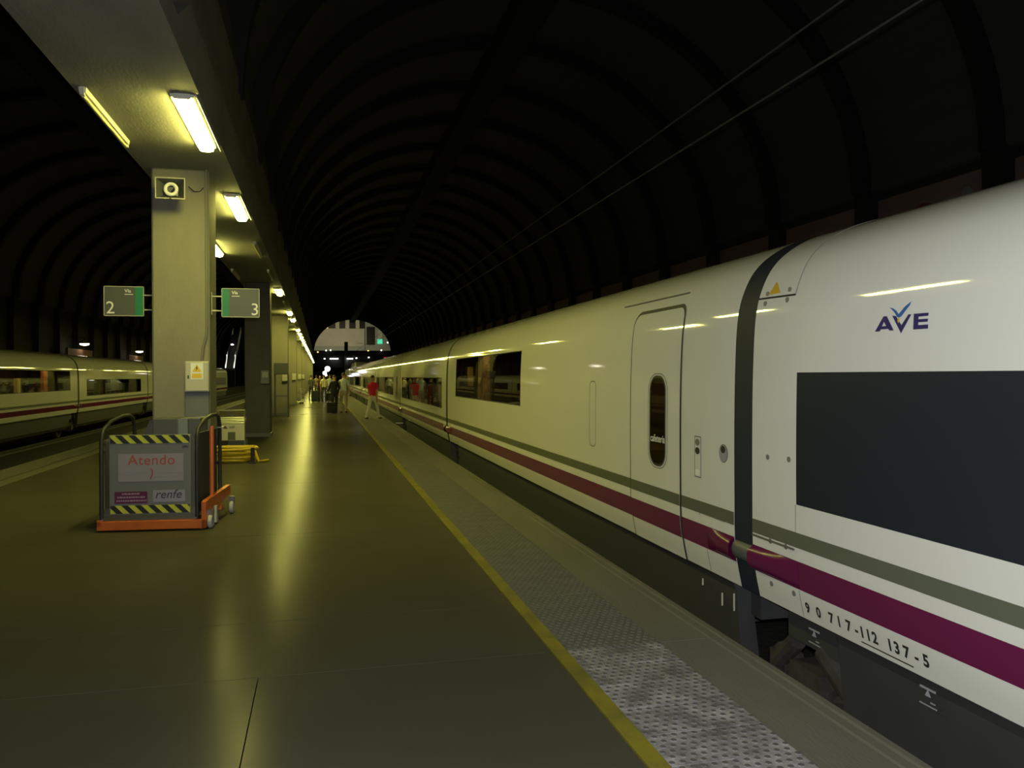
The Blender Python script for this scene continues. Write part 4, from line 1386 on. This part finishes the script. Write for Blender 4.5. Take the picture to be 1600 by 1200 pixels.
# road bridge with its lamps
b = empty('road_bridge', (6, 172, -.9), 'dark road bridge crossing behind the end of the hall', 'bridge')
MB().box(-25, 40, 170, 178, 3.4, 6.0).build('deck', MT['bridge'], b)
MB().box(-25, 40, 169.8, 170, 5.7, 6.9).build('parapet', MT['bridge'], b)
MB().box(4.8, 5.5, 169.6, 171, -.9, 8.7).build('pier', mat('grey_bridge_pylon', (.10, .10, .09), .8), b)
MB().box(-25, 40, 170.5, 177, -.9, 3.4).build('abutment', MT['bridge'], b)
for i, (x, z, w, m, lab) in enumerate(((2.7, 5.2, .85, 'white_lit', 'long white lamp low on the bridge, left of its pylon'), (5.9, 5.2, .6, 'white_lit', 'long white lamp low on the bridge, right of its pylon'),
                                   (.8, 5.25, .22, 'white_lit', 'small white lamp low on the bridge, left of the long ones'), (9.7, 5.5, .35, 'white_lit', 'white lamp on the bridge, right of the long ones'),
                                   (-.55, 6.6, .45, 'amber_lit', 'amber lamp at the left end of the bridge'), (9.6, 6.9, .3, 'amber_lit', 'amber lamp over the right part of the bridge'),
                                   (1.1, 6.9, .18, 'white_lit', 'small white street lamp over the left part of the bridge'), (2.0, 7.0, .15, 'white_lit', 'tiny white street lamp left of the pylon'),
                                   (12.3, 7.0, .28, 'white_lit', 'white street lamp at the right of the bridge, under the green sign'), (13.6, 8.6, .2, 'white_lit', 'tiny white street lamp right of the green sign'),
                                   (7.2, 5.35, .15, 'white_lit', 'tiny white lamp on the bridge, right of the pylon'))):
    t = empty('street_lamp', (x, 169.4, z), lab, 'lamp', 'street lamps on the bridge')
    MB().lathe([(.02, -.14), (.12, -.1), (.14, .0), (.10, .08), (.02, .1)], (x, 169.4, z), 12).build('lens', MT[m], t) if w < .5 else MB().box(x - w, x + w, 169.3, 169.5, z - .09, z + .09).build('lens', MT[m], t)
    MB().box(x - w, x + w, 169.2, 169.55, z + .11, z + .18).box(x - .04, x + .04, 169.55, 169.8, z - .4, z + .15).build('hood', MT['rib'], t)
t = empty('shop_sign', (12.9, 163, 4), 'lit red and white sign by the right corner of the hall end', 'sign')
MB().box(12.3, 13.7, 162.9, 163.1, 4.3, 5.4).build('board', MT['red_lit'], t)
MB().box(12.8, 13.7, 162.8, 162.9, 5.0, 5.25).box(12.75, 12.9, 162.8, 162.9, 4.4, 5.1).build('lit_bars', MT['white_lit'], t)
MB().box(12.9, 13.1, 162.92, 163.08, -.9, 4.3).build('post', MT['rib'], t)
# low dark trees on the embankment below the bridge
for i, (x, yy, h) in enumerate(((-1.2, 164.5, 2.6), (2.4, 165.5, 2.2), (6.5, 165, 2.5), (10.2, 166, 2.9))):
    t = empty('shrub', (x, yy, -.9), 'dark shrub before the road bridge, %s from the left' % ordinal(i + 1) if i else 'dark shrub before the road bridge, leftmost', 'shrub', 'shrubs below the bridge')
    bm = bmesh.new(); bmesh.ops.create_icosphere(bm, subdivisions=3, radius=1.0)
    for v in bm.verts:
        k_ = 1 + .22 * sin(v.co.x * 9 + i) * sin(v.co.y * 8) * sin(v.co.z * 10)
        v.co = Vector((v.co.x * 1.7 * k_ + x, v.co.y * 1.1 * k_ + yy, (v.co.z * .6 * k_ + .55) * h - .9 + .3))
    me = bpy.data.meshes.new('foliage'); bm.to_mesh(me); bm.free(); me.materials.append(MT['leaf'])
    put(bpy.data.objects.new('foliage', me), t)
    MB().tube([(x, yy, -.9), (x, yy, .4)], .08, 6).build('stem', MT['rib'], t)


# ------------------------------------------------------------------ PEOPLE
def person(label, loc, rz, height, shirt, trousers, shoes, pose, sleeves='short', hair=HAIR, hairlen=0):
    """one skinned body; pose gives leg and arm swings in degrees: la, ra (hips), lk, rk (knees), lsh, rsh (shoulders), lel, rel (elbows)"""
    h = height
    V_, E_, R_, T_ = [], [], [], []

    def add(p, r, parent, tg):
        V_.append(Vector(p)); R_.append(r); T_.append(tg)
        if parent is not None: E_.append((parent, len(V_) - 1))
        return len(V_) - 1
    s = h / 1.75
    pel = add((0, 0, .93 * s), (.155 * s, .115 * s), None, 'trousers')
    wai = add((0, .0, 1.08 * s), (.145 * s, .105 * s), pel, 'shirt')
    che = add((0, .0, 1.28 * s), (.172 * s, .12 * s), wai, 'shirt')
    shl = add((0, .0, 1.42 * s), (.12 * s, .085 * s), che, 'shirt')
    nek = add((0, .01 * s, 1.50 * s), (.055 * s, .055 * s), shl, 'skin')
    chin = add((0, -.015 * s, 1.565 * s), (.066 * s, .075 * s), nek, 'skin')
    hea = add((0, -.008 * s, 1.64 * s), (.080 * s, .098 * s), chin, 'skin')
    top = add((0, .004 * s, 1.715 * s), (.066 * s, .078 * s), hea, 'skin')
    nose = add((0, -.118 * s, 1.625 * s), (.012 * s, .012 * s), hea, 'skin')
    for sd, hip, kn, sh, el in ((-1, pose['la'], pose['lk'], pose['lsh'], pose['lel']), (1, pose['ra'], pose['rk'], pose['rsh'], pose['rel'])):
        hx = sd * .095 * s
        a = radians(hip); kb = radians(kn)
        hipv = add((hx, 0, .88 * s), (.095 * s, .095 * s), pel, 'trousers')
        kp = Vector((hx * 1.05, -sin(a) * .43 * s, (.88 - cos(a) * .43) * s))
        knee = add(kp, (.062 * s, .066 * s), hipv, 'trousers')
        a2 = a - kb
        ap = kp + Vector((0, -sin(a2) * .40 * s, -cos(a2) * .40 * s))
        calf = add(kp.lerp(ap, .4) + Vector((0, .012 * s, 0)), (.058 * s, .06 * s), knee, 'trousers')
        ank = add(ap, (.042 * s, .045 * s), calf, 'trousers')
        fa = a2 * .6
        add(ap + Vector((0, -.16 * s * cos(fa), -.035 * s - .12 * sin(fa) * 0)), (.038 * s, .028 * s), ank, 'shoes')
        add(ap + Vector((0, .045 * s, -.035 * s)), (.032 * s, .03 * s), ank, 'shoes')
        a = radians(sh); b_ = radians(el)
        shv = add((sd * .175 * s, .0, 1.40 * s), (.058 * s, .062 * s), shl, 'shirt')
        ep = Vector((sd * .225 * s, -sin(a) * .29 * s, (1.40 - cos(a) * .29) * s))
        elb = add(ep, (.043 * s, .045 * s), shv, 'shirt' if sleeves == 'long' else 'arm')
        wp = ep + Vector((sd * .01, -sin(a + b_) * .25 * s, -cos(a + b_) * .25 * s))
        wri = add(wp, (.028 * s, .03 * s), elb, 'shirt' if sleeves == 'long' else 'skin')
        dv = Vector((0, -sin(a + b_), -cos(a + b_)))
        pal = add(wp + dv * .07 * s, (.022 * s, .036 * s), wri, 'skin')
        side = Vector((0, -dv.z, dv.y))
        for k, ln in ((-1.5, .065), (-.5, .08), (.5, .085), (1.5, .07)):
            f1 = add(wp + dv * (.10 * s) + side * (k * .019 * s), (.0095 * s, .0095 * s), pal, 'skin')
            add(wp + dv * (.10 + ln) * s + side * (k * .021 * s) + Vector((-sd * .02 * s, 0, 0)), (.0085 * s, .0085 * s), f1, 'skin')
        th = add(wp + dv * .06 * s - side * .045 * s, (.011 * s, .011 * s), pal, 'skin')
        add(wp + dv * .10 * s - side * .062 * s, (.009 * s, .009 * s), th, 'skin')
    me = bpy.data.meshes.new('body_cage')
    me.from_pydata(V_, E_, [])
    ob = bpy.data.objects.new('body_cage', me)
    COL.objects.link(ob)
    sk = ob.modifiers.new('skin', 'SKIN')
    sk.use_smooth_shade = True
    for i, r in enumerate(R_):
        me.skin_vertices[0].data[i].radius = r
        me.skin_vertices[0].data[i].use_root = (i == 0)
    ss = ob.modifiers.new('subsurf', 'SUBSURF'); ss.levels = 1; ss.render_levels = 1
    dg = bpy.context.evaluated_depsgraph_get()
    body = bpy.data.meshes.new_from_object(ob.evaluated_get(dg))
    bpy.data.objects.remove(ob)
    mats_ = {'skin': 0, 'shirt': 1, 'trousers': 2, 'shoes': 3}
    body.materials.clear()
    for m in (SKIN, shirt, trousers, shoes): body.materials.append(m)
    segs = [(V_[a], V_[b], T_[b], max(R_[b])) for a, b in E_]
    for p in body.polygons:
        c = p.center
        best, bt = 1e9, 'shirt'
        for a, b, tg, r in segs:
            d = b - a
            f = max(0, min(1, (c - a).dot(d) / max(1e-9, d.length_squared)))
            q = (c - (a + d * f)).length / (r + .02)
            if q < best:
                best = q
                bt = ('shirt' if f < .75 else 'skin') if tg == 'arm' else tg
        if bt == 'shirt' and c.z < .95 * s and abs(c.x) < .19 * s: bt = 'trousers'
        if bt == 'trousers' and c.z > .95 * s and abs(c.x) < .19 * s: bt = 'shirt'
        p.material_index = mats_[bt]
        p.use_smooth = True
    zmin = min(v.co.z for v in body.vertices)
    t = empty('person', loc, label, 'person', None, None, rz)
    o = bpy.data.objects.new('body', body); COL.objects.link(o); o.parent = t; o.location = (0, 0, -zmin)
    # hair cap
    bm = bmesh.new(); bmesh.ops.create_uvsphere(bm, u_segments=18, v_segments=12, radius=1)
    cz = 1.668 * s
    for v in list(bm.verts):
        if v.co.z < (-.15 if v.co.y > 0 else .32) - .9 * hairlen * (v.co.y > .2): bm.verts.remove(v)
    for v in bm.verts:
        v.co = Vector((v.co.x * .094 * s, v.co.y * .106 * s + .006 * s, v.co.z * .098 * s + cz))
    hm = bpy.data.meshes.new('hair'); bm.to_mesh(hm); bm.free(); hm.materials.append(hair)
    for p in hm.polygons: p.use_smooth = True
    o = bpy.data.objects.new('hair', hm); COL.objects.link(o); o.parent = t; o.location = (0, 0, -zmin)
    for sd in (-1, 1):
        e = MB().lathe([(.001, -.011 * s), (.009 * s, -.006 * s), (.011 * s, 0), (.009 * s, .006 * s), (.001, .011 * s)], (sd * .030 * s, -.098 * s, 1.648 * s - zmin), 8, 'y').build('eye', MT['black'], t, world=False)
        MB().lathe([(.006 * s, -.012 * s), (.024 * s, -.008 * s), (.028 * s, .004 * s), (.015 * s, .010 * s)], (sd * .083 * s, .0, 1.64 * s - zmin), 10, 'x').build('ear', SKIN, t, world=False)
    MB().box(-.022 * s, .022 * s, -.100 * s, -.088 * s, 1.578 * s - zmin, 1.586 * s - zmin).build('mouth', MT['seat_red'], t, world=False)
    return t


walk = dict(la=24, lk=8, ra=-20, rk=14, lsh=-18, lel=14, rsh=22, rel=20)
stand = dict(la=3, lk=2, ra=-3, rk=2, lsh=4, lel=12, rsh=-3, rel=14)
hold = dict(la=4, lk=3, ra=-4, rk=4, lsh=8, lel=30, rsh=15, rel=55)
red = cloth('bright_red', (.62, .012, .04)); cream = cloth('cream', (.68, .64, .50)); beige = cloth('beige', (.33, .27, .18)); greyb = cloth('grey_blue', (.42, .46, .48))
blackc = cloth('black', (.012, .012, .013)); darkg = cloth('dark_green_grey', (.05, .055, .045)); paley = cloth('pale_yellow', (.55, .52, .34)); navyc = cloth('dark_navy', (.02, .022, .045))
brownc = cloth('brown', (.10, .06, .035))
person('person in red polo shirt and cream trousers striding beside the near train', (1.90, 30.6, 0), radians(146), 1.70, red, cream, brownc, dict(la=25, lk=6, ra=-21, rk=10, lsh=-18, lel=14, rsh=18, rel=22))
person('person in grey-blue shirt and beige trousers standing with back to the camera', (.98, 36.3, 0), radians(170), 1.76, greyb, beige, blackc, stand)
person('person dressed all in black standing beside the one in grey-blue shirt', (.58, 36.0, 0), radians(200), 1.66, blackc, blackc, blackc, hold, 'long')
person('person in pale yellow top and dark trousers beside a dark suitcase', (.20, 52.0, 0), radians(165), 1.70, paley, darkg, blackc, stand)
person('person in dark coat at the left of the far group of travellers', (-.62, 55.5, 0), radians(150), 1.68, darkg, blackc, blackc, hold, 'long')
person('person in grey top behind the pale yellow one in the far group', (.62, 58.0, 0), radians(190), 1.72, greyb, darkg, blackc, stand, 'long')
person('person in brown top at the back of the far group', (-.05, 62.0, 0), radians(10), 1.66, brownc, navyc, blackc, hold)
person('person in dark navy at the train edge far down the platform', (2.0, 66.0, 0), radians(120), 1.72, navyc, navyc, blackc, walk, 'long')
person('person in pale top farthest down the platform, left of the globe lamps', (-.35, 70.0, 0), radians(175), 1.7, beige, darkg, blackc, stand)


def suitcase(loc, rz, label, m, w=.46, h=.66, d=.27):
    t = empty('suitcase', loc, label, 'suitcase', rz=rz)
    MB().box(-w / 2, w / 2, -d / 2, d / 2, .05, h).build('shell', m, t, world=False, bevel=.03)
    MB().tube([(-w * .28, .0, h - .02), (-w * .28, .0, h + .30), (w * .28, .0, h + .30), (w * .28, .0, h - .02)], .012, 6).build('pull_handle', MT['steel_dark'], t, world=False)
    for x in (-w * .38, w * .38):
        for y_ in (-d * .35, d * .35):
            MB().lathe([(.01, -.012), (.028, -.01), (.028, .01), (.01, .012)], (x, y_, .028), 10, 'x').build('wheel', MT['black'], t, world=False)
    MB().box(-w * .4, w * .4, -d / 2 - .012, -d / 2, h * .25, h * .6).build('front_pocket', m, t, world=False, bevel=.01)


suitcase((-.32, 51.6, 0), radians(-8), 'big dark suitcase left of the person in pale yellow', navyc, .50, .74, .32)
suitcase((.42, 35.5, 0), radians(12), 'black suitcase at the feet of the person in black', blackc, .34, .50, .24)
suitcase((.50, 52.6, 0), radians(5), 'small dark suitcase right of the person in pale yellow', darkg, .40, .55, .25)
